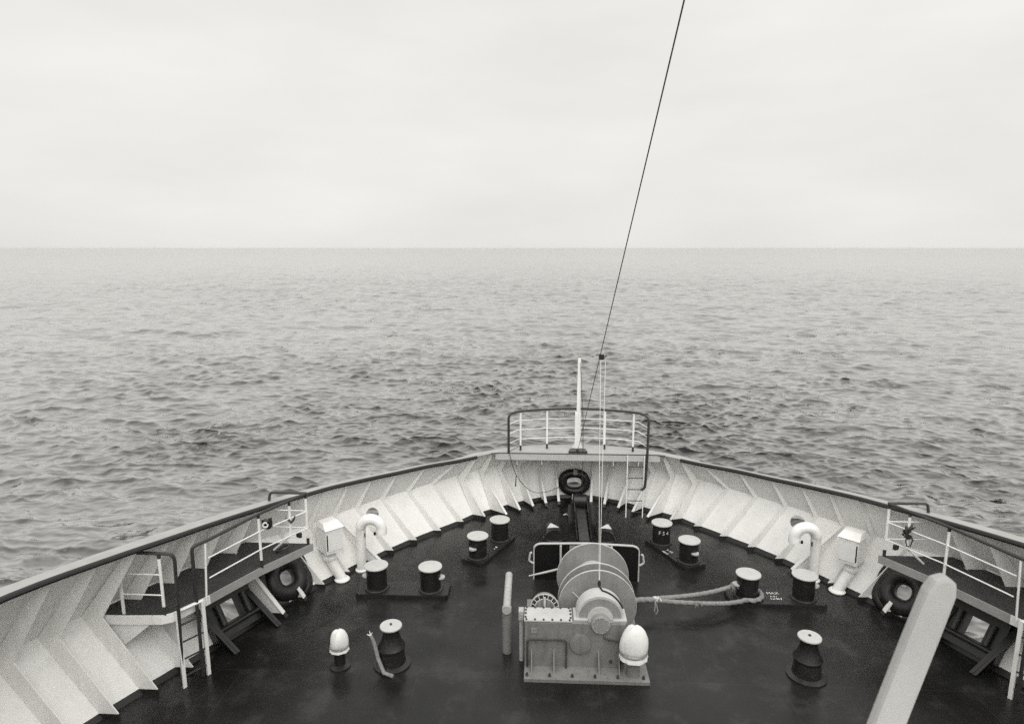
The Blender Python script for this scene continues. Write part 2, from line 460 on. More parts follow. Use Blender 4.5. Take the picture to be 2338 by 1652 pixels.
def build_sea():
    step = 0.15
    def cellr(r): return 0.3 if r < 27 else (max(0.10, min(r * r / 32000, 0.8)) if r < 260 else 0.8 + (r - 260) ** 1.5 / 3600)
    rs = [16.0]
    while rs[-1] < 1200: rs.append(rs[-1] + cellr(rs[-1]))
    while rs[-1] < 30000: rs.append(rs[-1] * 1.12)
    rs = np.array(rs)
    th = np.concatenate([np.radians(np.arange(-48, 48.001, step)), np.radians(np.arange(51, 309.1, 3.0))])
    na, nr = len(th), len(rs)
    rr, tt = np.meshgrid(rs, th, indexing='ij')
    X0 = (-1.0 + rr * np.sin(tt)).astype(np.float32); Y0 = (rr * np.cos(tt)).astype(np.float32)
    X, Y, Z = X0.copy(), Y0.copy(), np.full_like(X0, SEA_Z)
    rng = np.random.default_rng(11)
    cell = np.array([max(r * R(step) * .6, cellr(r)) for r in rs], np.float32)[:, None]
    def gust(lo, hi, n, k_, seed):
        g_ = np.random.default_rng(seed); p_ = np.zeros_like(X0)
        for i in range(n):
            a = g_.uniform(0, 2 * np.pi); lam = g_.uniform(lo, hi); k = 2 * np.pi / lam
            p_ += np.cos(k * (X0 * np.cos(a) * .5 + Y0 * np.sin(a)) + g_.uniform(0, 6.28))
        return np.clip(1 + k_ * p_, 0.35, 2.0).astype(np.float32)
    pa, pb, pc = gust(14, 40, 8, .20, 1), gust(25, 90, 7, .16, 2), gust(8, 22, 8, .20, 3)
    N = 280
    for i in range(N):
        lam = math.exp(rng.uniform(math.log(0.42), math.log(20.0)))
        a = R(262 + rng.normal(0, 24 if lam > 5 else 27))
        k = 2 * math.pi / lam
        slope = float(np.interp(math.log(lam), [math.log(q) for q in (.42, .8, 1.5, 2.6, 6, 10, 20)], [.036, .047, .043, .029, .017, .012, .006]))
        amp = slope / k
        att = np.clip((lam / cell - 2.0) / 1.8, 0, 1)
        m = int(np.count_nonzero(att > 0))
        if not m: continue
        x, y = X0[:m], Y0[:m]
        pch = (pa, pb, pc)[i % 3][:m] if lam < 8 else 1.0
        ph = (k * math.cos(a)) * x + (k * math.sin(a)) * y + rng.uniform(0, 2 * math.pi)
        w = att[:m] * amp * pch
        Z[:m] += w * np.cos(ph)
        sn = w * np.sin(ph) * (1.05 if lam < 6 else 1.0)
        X[:m] -= sn * math.cos(a); Y[:m] -= sn * math.sin(a)
    far = (tt > R(49))
    X[far] = X0[far]; Y[far] = Y0[far]; Z[far] = SEA_Z
    verts = np.stack([X, Y, Z], -1).reshape(-1, 3).astype(np.float32)
    i = np.arange(nr - 1)[:, None]; j = np.arange(na)[None, :]; j2 = (j + 1) % na
    quads = np.stack([i * na + j, (i + 1) * na + j, (i + 1) * na + j2, i * na + j2], -1).reshape(-1, 4).astype(np.int32)
    me = bpy.data.meshes.new('sea')
    me.vertices.add(len(verts)); me.vertices.foreach_set('co', verts.ravel())
    me.loops.add(quads.size); me.loops.foreach_set('vertex_index', quads.ravel())
    me.polygons.add(len(quads))
    me.polygons.foreach_set('loop_start', np.arange(0, quads.size, 4, dtype=np.int32))
    me.polygons.foreach_set('use_smooth', np.ones(len(quads), dtype=bool))
    me.update(calc_edges=True)
    me.materials.append(M['sea'])
    o = bpy.data.objects.new('sea', me); COL.objects.link(o)
    if sum(p.normal.z for p in me.polygons[:50]) < 0: me.flip_normals()
    tag(o, kind='structure')
build_sea()

# ------------------------------------------------------------------ bulwark: plating with openings, cap, rim, stays
bul = thing('bulwark', 'white ribbed steel bulwark curving round the bow deck with dark rim', 'bulwark', (0, 18.6, 0))
def nrm_at(i, which):
    a, b = FULL[max(0, i - 1)][which], FULL[min(NS - 1, i + 1)][which]
    t = unit((b - a)[:2]); return V(-t[1], t[0], 0)
inner, outer = [], []
for i, s in enumerate(FULL):
    lowk = s[0] + (s[1] - s[0]) * .5
    pts = [s[0], lowk, s[1], s[2]]
    inner.append(pts)
    outer.append([p + nrm_at(i, min(q, 2) if q < 3 else 2) * .025 for q, p in enumerate(pts)])
pv, pf = [], []
NR = 4
for g in (inner, outer):
    for pts in g: pv += [tuple(p) for p in pts]
off = NS * NR
for i in range(NS - 1):
    for q in range(NR - 1):
        a, b, c, d = i * NR + q, (i + 1) * NR + q, (i + 1) * NR + q + 1, i * NR + q + 1
        pf.append((a, b, c, d)); pf.append((d + off, c + off, b + off, a + off))
    a, b = i * NR, (i + 1) * NR
    pf.append((b, a, a + off, b + off))
    a, b = i * NR + NR - 1, (i + 1) * NR + NR - 1
    pf.append((a, b, b + off, a + off))
for i in (0, NS - 1):
    for q in range(NR - 1):
        a, b = i * NR + q, i * NR + q + 1
        pf.append((a, b, b + off, a + off))
plating = obj('plating', (pv, pf), 'hull_white', bul)

def frame_at(sx, y, z):
    """point on the inner plating, outward plan normal, tangent, plate normal (outward and down)"""
    p = V(sx * hx(y, z), y, z)
    e = .3
    t = unit(V(sx * (hx(y + e, z) - hx(y - e, z)), 2 * e, 0))
    o_ = unit(V(sx * t[1], -sx * t[0], 0))
    if o_[0] * sx < 0: o_ = -o_
    upv = unit(V(sx * .65, 0, 1) - t * np.dot(V(sx * .65, 0, 1), t))
    n_ = unit(np.cross(t, upv))
    if np.dot(n_, o_) < 0: n_ = -n_
    return p, o_, t, upv, n_

def ellipse_cutter(p, u, w, n_, ru, rw, depth=.9, k=28, pw=2.0):
    ring = []
    for i in range(k):
        a = 2 * math.pi * i / k
        ca, sa = math.cos(a), math.sin(a)
        ring.append(p + u * ru * math.copysign(abs(ca) ** (2 / pw), ca) + w * rw * math.copysign(abs(sa) ** (2 / pw), sa) - n_ * depth / 2)
    return prism(ring, n_ * depth)

CH_Y, CH_Z = 12.62, .46          # side chock
FL_Y, FL_Z = 11.30, .46          # roller fairlead
HO_Y, HO_Z = 14.98, .93          # round opening behind the gooseneck
cutters = [ellipse_cutter(V(0, 18.8, .50), V(1, 0, 0), V(0, 0, 1), V(0, 1, 0), .34, .3, 1.0)]
for sx in (-1, 1):
    p, o_, t, w, n_ = frame_at(sx, CH_Y, CH_Z); cutters.append(ellipse_cutter(p, t, w, n_, .33, .28))
    p, o_, t, w, n_ = frame_at(sx, FL_Y, FL_Z); cutters.append(ellipse_cutter(p, t, w, n_, .24, .24, pw=8))
    p, o_, t, w, n_ = frame_at(sx, HO_Y, HO_Z); cutters.append(ellipse_cutter(p, t, w, n_, .19, .17))
cut(plating, cutters)

# cap plate and dark rim
cap_top = [(s[2], s[3]) for s in FULL]
cv, cf = [], []
for i, (to, ti) in enumerate(cap_top):
    w = nrm_at(i, 2) * .05
    for p in (to + w, ti): cv.append(tuple(p + V(0, 0, .024)))
    for p in (to + w, ti): cv.append(tuple(p + V(0, 0, .004)))
for i in range(NS - 1):
    a, b = 4 * i, 4 * i + 4
    cf += [(a, a + 1, b + 1, b), (a + 2, b + 2, b + 3, a + 3), (a, b, b + 2, a + 2), (a + 1, a + 3, b + 3, b + 1)]
obj('cap_plate', (cv, cf), 'cap', bul)
def rim_path(stations):
    P = [s[3] + V(0, 0, -.012) for s in stations]
    out = []
    for i in range(len(P) - 1):
        for k in range(4):
            t_ = k / 4
            p0, p1, p2, p3 = P[max(0, i - 1)], P[i], P[i + 1], P[min(len(P) - 1, i + 2)]
            out.append(.5 * (2 * p1 + (p2 - p0) * t_ + (2 * p0 - 5 * p1 + 4 * p2 - p3) * t_ ** 2 + (3 * p1 - p0 - 3 * p2 + p3) * t_ ** 3))
    out.append(P[-1]); return out
for sx in (-1, 1):
    st = [tuple((mir(p) if sx < 0 else p) for p in s) for s in ST[:18]]
    obj('rim_bar', tube(rim_path(st), .05, 8), 'rim', bul)

# stays standing in frame planes
PZ = 1.4
def stay(sx, y, depth, flange, high=False):
    z = rz(y)
    hk = V(hx(y, kz(y)), y, kz(y)); top_o = V(rx(y) + cw(y) - .03, y, z - .006); top_i = V(rx(y) + (cw(y) - .08 if y > 12.2 else .05), y, z - .006)
    tip = V(dx(y) + .0 - depth, y, 0); base = V(dx(y) - .06, y, 0)
    tip2 = V(tip[0] + .02, y, .1)
    waist = V(hk[0] - (.10 if y > 12.2 else .36), y, kz(y) - .02)
    poly = [base, tip, tip2, waist, top_i, top_o, hk] if not high else [V(hk[0] - .36, y, PZ), waist, top_i, top_o, hk, V(hx(y, PZ) + .0, y, PZ)]
    poly = [V(sx * p[0], p[1] - .011, p[2]) for p in poly]
    g = prism(poly, V(0, .022, 0))
    if flange:
        a, b = V(sx * tip2[0], y, .1), V(sx * waist[0], y, waist[2])
        d = unit(b - a); side = V(0, 1, 0); nn_ = unit(np.cross(d, side))
        a0 = a - d * .11
        q = [a0 - side * .055, b - side * .055, b + side * .055, a0 + side * .055]
        g = join(g, prism([p + nn_ * .008 for p in q], nn_ * -.016))
    obj('stay', g, 'hull_white', bul, smooth=False)
for sx in (-1, 1):
    for y in (16.52, 15.93, 15.34, 14.74, 13.63, 13.05):
        stay(sx, y, .22, False)
    for y, dpt in ((14.2, .42), (11.88, .42)):
        stay(sx, y, dpt, True)
    # short knee below the side chock
    ky, kd = 12.5, .32
    q = [V(sx * (dx(ky) - .06), ky, 0), V(sx * (dx(ky) - kd), ky, 0), V(sx * (dx(ky) - kd + .02), ky, .1), V(sx * (dx(ky) - .16), ky, .30), V(sx * (dx(ky) + .1), ky, .30)]
    fl_ = [V(sx * (dx(ky) - kd - .006), ky - .06, .03), V(sx * (dx(ky) - .165), ky - .06, .31), V(sx * (dx(ky) - .165), ky + .06, .31), V(sx * (dx(ky) - kd - .006), ky + .06, .03)]
    obj('knee', join(prism([p - V(0, .011, 0) for p in q], V(0, .022, 0)), prism(fl_, V(-sx * .014, 0, .008))), 'hull_white', bul, smooth=False)
    for y in (11.24, 10.67): stay(sx, y, .34, False, True)
    for y in (10.1, 9.5, 8.9, 8.3, 7.7, 7.1, 6.5):
        stay(sx, y, .34, False)
# stays fanned round the stem
for sx in (-1, 1):
    for tip, hp, tp in (((.475, 18.05), (.53, 18.54), (.5, 18.05)), ((.85, 17.9), (1.0, 18.34), (.95, 18.0)), ((1.22, 17.66), (1.5, 18.05), (1.5, 17.9)),
                        ((1.59, 17.37), (1.96, 17.73), (2.0, 17.7)), ((1.957, 17.04), (2.42, 17.37), (2.45, 17.42)), ((2.56, 16.9), (2.9, 17.0), (2.9, 17.06))):
        tip, hp, tp = V(*tip, 0), V(*hp, 0), V(*tp, 0)
        u = unit(hp - tip); side = V(-u[1], u[0], 0)
        sT = float(np.dot(tp - hp, u))
        at = lambda s_, z_: hp + u * s_ + V(0, 0, z_)
        L = float(np.linalg.norm(hp - tip))
        poly = [at(0, 0), at(-L, 0), at(-L + .03, .1), at(.30, 1.06), at(min(sT - (.26 if hp[0] < 1.8 else .06), .1), 1.66), at(sT - .02, 1.78), at(.47, 1.16)]
        poly3 = [V(sx * p[0], p[1], p[2]) for p in poly]
        s3 = V(sx * side[0], side[1], 0)
        g = prism([p - s3 * .011 for p in poly3], s3 * .022)
        a, b = poly3[2], poly3[3]
        d = unit(b - a); nn_ = unit(np.cross(d, s3)); b2 = a + (b - a) * .55; a0 = a - d * .1
        g = join(g, prism([p + nn_ * .007 for p in (a0 - s3 * .042, b2 - s3 * .024, b2 + s3 * .024, a0 + s3 * .042)], nn_ * -.014))
        obj('stay', g, 'hull_white', bul, smooth=False)

# ------------------------------------------------------------------ bow platform with rail, ladder and jackstaff
bp_ = thing('bow_platform', 'pale grey lookout platform across the top of the bow', 'platform', (0, 17.6, 1.6))
edge = [V(-2.44, 17.19, 0), V(-2.2, 17.27, 0), V(2.2, 17.27, 0), V(2.44, 17.19, 0)]
front = [V(2.35, 17.52, 0), V(1.9, 17.74, 0), V(1.4, 17.91, 0), V(.9, 18.0, 0), V(0, 18.06, 0), V(-.9, 18.0, 0), V(-1.4, 17.91, 0), V(-1.9, 17.74, 0), V(-2.35, 17.52, 0)]
obj('deck_plate', prism([p + V(0, 0, 1.828) for p in edge + front], V(0, 0, .02)), 'cap', bp_, smooth=False)
obj('edge_plate', prism([V(-2.3, 17.262, 1.64), V(2.3, 17.262, 1.64), V(2.3, 17.262, 1.826), V(-2.3, 17.262, 1.826)], V(0, .02, 0)), 'bolltop', bp_, smooth=False)
obj('edge_bead', tube([V(-2.42, 17.2, 1.836), V(-2.2, 17.262, 1.836), V(2.2, 17.262, 1.836), V(2.42, 17.2, 1.836)], .014, 6), 'rim', bp_)
for x in (-1.7, -1.0, 1.0, 1.7):
    obj('bracket', prism([V(x, 17.284, 1.62), V(x, 17.284, 1.5), V(x, 17.7, 1.5), V(x, 17.9, 1.62)], V(.015, 0, 0)), 'white', bp_, smooth=False)

br = thing('bow_railing', 'curved bow railing with dark top rail and white posts', 'railing', (0, 17.5, 1.848))
curve = lambda x: 17.75 - .26 * (abs(x) / 1.6) ** 2.2
topz = lambda x: 3.02 - .03 * (abs(x) / 1.6)
rail_pts = [V(-1.93, 17.29, 1.84), V(-1.93, 17.29, 2.94)] + [V(x, curve(x), topz(x)) for x in np.linspace(-1.72, 1.72, 13)] + [V(1.95, 17.27, 2.92), V(1.93, 17.20, 1.8), V(1.9, 17.19, .9), V(1.8, 17.21, .83)]
obj('top_rail', tube(arc(rail_pts, .12, 4), .036, 8), 'rail', br)
for x in (-1.6, -.85, .79, 1.57):
    y = curve(x) - .0
    po = obj('post', prism([V(x - .025, y - .008, 1.99), V(x + .025, y - .008, 1.99), V(x + .025, y - .008, topz(x) - .03), V(x - .025, y - .008, topz(x) - .03)], V(0, .016, 0)), 'white', br, smooth=False)
    obj('foot', boxg((x, y, 1.92), (.056, .03, .145)), 'rail', po, smooth=False)
for z in (2.72, 2.45, 2.17):
    obj('bar', tube([V(-1.9, 17.3, z - .06)] + [V(x, curve(x) + .012, z) for x in np.linspace(-1.7, 1.7, 13)] + [V(1.92, 17.28, z - .1)], .010, 6), 'white', br)

ld = thing('bow_ladder', 'white vertical ladder with dark rungs below the bow platform', 'ladder', (1.62, 17.23, 0))
for x in (1.395, 1.86):
    obj('stringer', boxg((x, 17.235, .91), (.026, .045, 1.82)), 'white', ld, smooth=False)
for z in (1.5, 1.165, .83, .495, .16):
    obj('rung', tube([V(1.40, 17.235, z), V(1.855, 17.235, z)], .013, 8), 'rail', ld)

js = thing('jackstaff', 'white tapered jackstaff standing at the tip of the bow', 'staff', (.02, 17.6, 1.848))
obj('lower_mast', boxg((.015, 17.6, 2.43), (.16, .10, 1.05)), 'white', js, smooth=False, bevel=.008)
obj('upper_mast', boxg((.03, 17.6, 3.74), (.105, .08, 1.56), taper=.8), 'white', js, smooth=False, bevel=.008)
obj('gusset', join(prism([V(-.16, 17.59, 1.85), V(.2, 17.59, 1.85), V(.1, 17.59, 2.06), V(-.06, 17.59, 2.06)], V(0, .02, 0)), boxg((.02, 17.6, 1.856), (.4, .28, .015))), 'white', js, smooth=False)
obj('masthead', boxg((.03, 17.6, 4.535), (.095, .07, .03)), 'winch', js, smooth=False)
pb = obj('towing_pad', prism([V(-.25, 17.28, 1.852), V(.28, 17.28, 1.852), V(.24, 17.55, 1.852), V(.13, 17.66, 1.852), V(-.1, 17.66, 1.852), V(-.2, 17.55, 1.852)], V(0, 0, .05)), 'rail', loc=(0, 17.4, 1.85), smooth=False)
tag(pb, 'dark eye plate at the foot of the jackstaff', 'eye plate')

# ------------------------------------------------------------------ chocks
def super_ring(c, u, w, a, b, r, k=40, n=14, pw=2.4):
    path = []
    for i in range(k):
        t_ = 2 * math.pi * i / k; ca, sa = math.cos(t_), math.sin(t_)
        path.append(c + u * a * math.copysign(abs(ca) ** (2 / pw), ca) + w * b * math.copysign(abs(sa) ** (2 / pw), sa))
    return tube(path, r, n, closed=True)
bc = thing('bow_chock', 'black oval mooring chock in the bulwark at the bow', 'chock', (0, 18.55, .15))
obj('ring', super_ring(V(0, 18.62, .50), V(1, 0, 0), V(0, .12, .99), .345, .275, .135), 'black', bc)
obj('lug', boxg((.02, 18.50, .875), (.13, .16, .16)), 'winch', bc, smooth=False, bevel=.01)
obj('support', boxg((.0, 18.52, .12), (.13, .1, .24)), 'white', bc, smooth=False)
for sx in (-1, 1):
    s = SIDE[sx > 0]
    p, o_, t, w, n_ = frame_at(sx, CH_Y, CH_Z)
    ck = thing('side_chock', f'black oval mooring chock in the bulwark below the {s} platform', 'chock', tuple(p - o_ * .1), 'side chocks')
    obj('ring', super_ring(p - n_ * .04, t, w, .335, .325, .18, pw=2.2), 'black', ck)
    obj('casting', super_ring(p + n_ * .02, t, w, .50, .47, .13, pw=3.4), 'black', ck)
    obj('foot_plate', boxg(tuple(p - o_ * .28 + V(0, 0, -CH_Z + .14)), (.10, .34, .22), math.atan2(o_[1], o_[0])), 'white', ck, smooth=False)

# roller fairleads
for sx in (-1, 1):
    s = SIDE[sx > 0]
    p, o_, t, w, n_ = frame_at(sx, FL_Y, FL_Z)
    rf = thing('roller_fairlead', f'black steel roller fairlead with square opening under the {s} platform', 'fairlead', (p[0], p[1], 0), 'roller fairleads')
    c = p - n_ * .10
    def bar(a0, a1, b0, b1, name, th=.12):
        poly = [c + t * a0 + w * b0, c + t * a1 + w * b0, c + t * a1 + w * b1, c + t * a0 + w * b1]
        obj(name, prism([q - n_ * th for q in poly], n_ * (th + .07)), 'black', rf, smooth=False)
    bar(-.50, .50, .19, .95, 'top_bar'); bar(-.50, .50, -.44, -.19, 'bottom_bar'); bar(-.50, -.19, -.19, .19, 'side_bar'); bar(.19, .50, -.19, .19, 'side_bar')
    for q in (-.29, .29):
        obj('roller', tube([c + t * q - w * .2 - n_ * .16, c + t * q + w * .2 - n_ * .16], .05, 14), 'plate', rf)
    obj('roller', tube([c - t * .48 - w * .26 - n_ * .17, c + t * .48 - w * .26 - n_ * .17], .05, 14), 'plate', rf)
    for q in (-.5, .5):
        base = p + t * q
        hb = V(sx * (dx(base[1]) - .05), base[1], 0)
        inb = hb - o_ * .5
        topp = V(sx * (hx(base[1], 1.0) - .02), base[1], 1.0)
        poly = [hb, inb, inb + V(0, 0, .06), topp - o_ * .14, topp]
        g = prism([v_ - t * .012 for v_ in poly], t * .024)
        a, b = inb + V(0, 0, .03), topp - o_ * .14
        nn_ = unit(np.cross(unit(b - a), t))
        g = join(g, prism([v_ + nn_ * .01 for v_ in (a - t * .06, b - t * .06, b + t * .06, a + t * .06)], nn_ * -.02))
        obj('leg', g, 'plate', rf, smooth=False)

# ------------------------------------------------------------------ side platforms with rails and ladders
PZ = 1.4
for sx in (-1, 1):
    s = SIDE[sx > 0]
    m = lambda x, y, z=PZ: V(sx * x, y, z)
    pl = thing('side_platform', f'dark raised mooring platform with grey edge against the {s} bulwark', 'platform', (sx * 7.0, 11, 1.2), 'side platforms')
    inn = [m(5.80, 12.37), m(6.44, 11.31), m(6.92, 10.27), m(7.17, 9.82), m(7.27, 9.68), m(7.42, 9.6), m(8.1, 9.57)]
    outp = [m(hx(y, PZ) + .01, y) for y in (9.57, 10.3, 11.2, 12.37)]
    obj('deck_plate', prism([p_ - V(0, 0, .02) for p_ in inn + outp], V(0, 0, .02)), 'platform_deck', pl, smooth=False)
    for seg, mt in ((inn[:3], 'fascia'), (inn[2:] + [outp[0]], 'white')):
        q = []
        for i, p_ in enumerate(seg):
            a, b = seg[max(0, i - 1)], seg[min(len(seg) - 1, i + 1)]
            tt_ = unit((b - a)[:2]); nn_ = V(-tt_[1], tt_[0], 0)
            if np.dot(nn_[:2], (V(sx * 9, 12.5)) - p_[:2]) < 0: nn_ = -nn_
            q.append((p_ - nn_ * .004, p_ + nn_ * .018))
        gv = []
        for o2, i2 in q:
            for z_ in (-.155, .006): gv += [tuple(o2 + V(0, 0, z_)), tuple(i2 + V(0, 0, z_))]
        gf = []
        for i in range(len(q) - 1):
            a, b = 4 * i, 4 * i + 4
            gf += [(a, b, b + 2, a + 2), (a + 1, a + 3, b + 3, b + 1), (a + 2, b + 2, b + 3, a + 3), (a, a + 1, b + 1, b)]
        gf += [(0, 2, 3, 1), (4 * len(q) - 4, 4 * len(q) - 3, 4 * len(q) - 1, 4 * len(q) - 2)]
        obj('edge_plate', (gv, gf), mt, pl, smooth=False)
    for y in (12.3, 11.24, 10.67, 10.1, 9.62):
        xi = float(np.interp(y, [9.57, 9.82, 10.27, 11.31, 12.37], [7.5, 7.17, 6.92, 6.44, 5.8])) + .05
        obj('bracket', prism([m(xi, y, PZ - .022), m(hx(y, PZ), y, PZ - .022), m(hx(y, .75), y, .75), m(xi + .1, y, PZ - .14)], V(0, .014, 0)), 'hull_white', pl, smooth=False)

    rl = thing('platform_railing', f'railing round the {s} platform with dark top rail and white bars', 'railing', (sx * 6.6, 11, PZ), 'platform railings')
    zt = 2.5
    inner_rail = [m(7.0, 9.98, 0.02), m(7.0, 9.98, 2.42), m(6.98, 10.0, zt - .03), m(6.82, 10.2, zt), m(6.42, 11.33, zt), m(5.87, 12.34, zt + .02)]
    obj('top_rail', tube(arc(inner_rail, .10, 4), .031, 8), 'rail', rl)
    obj('end_rail', tube(arc([m(5.87, 12.35, zt + .02), m(6.64, 12.36, zt + .02), m(6.67, 12.36, rz(12.36) + .02)], .07, 4), .029, 8), 'rail', rl)
    aft_rail = [m(7.86, 9.64, zt + .02), m(7.5, 9.65, zt + .01), m(7.17, 9.66, zt), m(7.13, 9.68, 2.42), m(7.2, 9.70, 0.02)]
    obj('ladder_handrail', tube(arc(aft_rail, .10, 4), .031, 8), 'rail', rl)
    def post(x, y, z0, z1, foot=True):
        po = obj('post', boxg((sx * x, y, (z0 + z1) / 2), (.045, .02, z1 - z0), 0), 'white', rl, smooth=False)
        if foot: obj('foot', boxg((sx * x, y, z0 - .075 + .02), (.054, .032, .15)), 'rail', po, smooth=False)
        obj('clamp', boxg((sx * x, y, z1 - .02), (.052, .03, .075)), 'rail', po, smooth=False)
    post(6.43, 11.32, PZ + .13, zt - .03); post(5.88, 12.32, PZ + .13, zt - .02)
    post(7.37, 9.64, PZ + .13, zt - .02); post(8.08, 9.64, PZ, zt - .14, False)
    post(6.08, 11.95, 1.76, zt - .03, False)
    obj('post', tube([m(6.9, 10.12, PZ), m(6.84, 10.13, zt - .05)], .018, 6), 'white', rl)
    obj('brace', tube([m(6.08, 11.95, 1.78), m(6.5, 12.05, PZ)], .022, 6), 'white', rl)
    for z in (2.14, 1.77):
        obj('bar', tube([m(6.84, 10.17, z + .03), m(6.43, 11.33, z), m(5.88, 12.34, z - .01)], .013, 6), 'white', rl)
        obj('bar', tube([m(5.88, 12.34, z), m(min(6.7, hx(12.34, 1.4) - .3), 12.35, z)], .011, 6), 'white', rl)
        obj('bar', tube([m(7.36, 9.64, z - .01), m(8.08, 9.65, z - .01)], .013, 6), 'white', rl)
    la = thing('platform_ladder', f'white ladder with dark rungs leading up to the {s} platform', 'ladder', (sx * 7.0, 9.9, 0), 'platform ladders')
    A, B = m(6.98, 10.08, 0), m(7.22, 9.72, 0)
    io = unit(V(-sx * .83, -.55, 0)) * .045
    for q in (A, B):
        obj('stringer', boxg(tuple(q + io + V(0, 0, .72)), (.05, .06, 1.44), math.atan2(.5, sx * .85)), 'white', la, smooth=False)
    obj('stringer_top', tube([A + io + V(0, 0, 1.43), B + io + V(0, 0, 1.43)], .03, 6), 'white', la)
    for z in (.2, .52, .84, 1.16):
        obj('rung', tube([A + io + V(0, 0, z), B + io + V(0, 0, z)], .016, 8), 'rail', la)
    # a dark clamp left on the lower bar
    cl = obj('rail_clamp', boxg((sx * 5.99, 12.14, 1.70), (.12, .06, .11), .5 * sx), 'rail', loc=(sx * 5.99, 12.14, 1.65), smooth=False, bevel=.012)
    tag(cl, f'small dark clamp on the lower bar of the {s} platform railing', 'clamp', 'rail clamps')

# small items on the port railing
dl = thing('deck_lamp', 'small black lamp with white ring on the left platform railing', 'lamp', (-6.36, 11.5, 2.14))
obj('housing', boxg((-6.36, 11.49, 2.22), (.17, .09, .17), -.45), 'black', dl, smooth=False, bevel=.012)
obj('ring', lathe([(.032, 0), (.058, 0), (.058, .03), (.032, .03)], (-6.355, 11.43, 2.235), 20, (.35, -.93, .1), caps=False), 'white', dl)
obj('bracket', boxg((-6.29, 11.52, 2.24), (.035, .06, .19), -.45), 'rail', dl, smooth=False)
tag(obj('webbing_strap', tube([V(-6.17, 11.93, 2.15), V(-6.1, 11.93, 2.12), V(-6.05, 11.93, 2.06), V(-6.0, 11.94, 2.12), V(-5.97, 11.95, 2.2)], [.012, .025, .028, .024, .008], 8), 'rail', loc=(-6.05, 11.93, 2.06)),
    'dark strap tied round the upper bar of the left platform railing', 'strap')
ringp = [V(-6.28 + .13 * math.cos(a), 11.98 + .1 * math.sin(a), 1.43 + .05 * (1 + math.cos(a))) for a in np.linspace(0, 2 * math.pi, 24, endpoint=False)]
tag(obj('rubber_ring', tube(ringp, .022, 8, closed=True), 'rail', loc=(-6.28, 11.98, 1.4)), 'dark rubber ring lying on the deck of the left platform', 'ring')
random.seed(3)
kn = []
for i in range(46):
    a = i * 1.15
    kn.append(V(6.07 + .085 * math.sin(a * 1.7) + random.uniform(-.02, .02), 11.93 + .05 * math.cos(a), 2.10 + .13 * math.cos(a * .83) + random.uniform(-.02, .02)))
kn += [V(6.02, 11.9, 1.95), V(6.05, 11.9, 1.84), V(6.13, 11.92, 1.82), V(6.17, 11.93, 1.95), V(6.12, 11.93, 2.05)]
tag(obj('rope_tangle', tube(kn, .012, 6), 'rail', loc=(6.07, 11.93, 2.1)), 'tangle of dark cord tied on the right platform railing', 'cord')

# ------------------------------------------------------------------ bollards
def bollard_pair(name, label, c, ang, sep, plate, sx):
    root = thing('bollard_pair', label, 'bollards', (c[0], c[1], 0), 'mooring bollards')
    d = V(math.cos(ang), math.sin(ang), 0); e = V(-d[1], d[0], 0); c3 = V(c[0], c[1], 0)
    L, Wd = plate
    co = .06
    poly = [(-L / 2 + co, -Wd / 2), (L / 2 - co, -Wd / 2), (L / 2, -Wd / 2 + co), (L / 2, Wd / 2 - co), (L / 2 - co, Wd / 2), (-L / 2 + co, Wd / 2), (-L / 2, Wd / 2 - co), (-L / 2, -Wd / 2 + co)]
    bev = prism([c3 + d * a * .985 + e * b * .97 + V(0, 0, .085) for a, b in poly], V(0, 0, .012))
    obj('base_plate', join(prism([c3 + d * a + e * b + V(0, 0, -.0) for a, b in poly], V(0, 0, .085)), bev), 'plate', root, smooth=False)
    out = []
    for q in (-1, 1):
        b0 = c3 + d * q * sep / 2
        po = obj('bollard', lathe([(.222, .09), (.222, .60)], b0, 40), 'black', root)
        obj('base_ring', lathe([(.275, .094), (.275, .115), (.255, .13), (.222, .135)], b0, 40), 'black', po)
        obj('top_cap', lathe([(.225, .597), (.258, .603), (.262, .615), (.258, .63), (.13, .637), (.012, .639)], b0, 48), 'bolltop', po)
        oe = d * q
        half = [b0 + oe * .205 + (oe * math.cos(a) * .115 + e * math.sin(a) * .095) + V(0, 0, .36) for a in np.linspace(-math.pi / 2, math.pi / 2, 11)]
        obj('horn', prism(half, V(0, 0, .035)), 'bolltop', po, smooth=False)
        out.append((po, b0))
    return root, out
for sx in (-1, 1):
    s = SIDE[sx > 0]
    ang = math.atan2(-.952, .47 * sx)
    bollard_pair('', f'forward pair of black bollards with pale tops near the bow, {s} side', (sx * 2.31, 15.03), ang, 1.075, (1.72, .62), sx)
ro, posts_r = bollard_pair('', 'pair of black bollards with pale tops beside the left box ventilator', (-4.04, 12.975), 0, 1.2, (2.02, .62), -1)
ro2, posts_s = bollard_pair('', 'pair of black bollards with pale tops, hawser looped round one', (4.045, 12.975), 0, 1.19, (2.02, .62), 1)

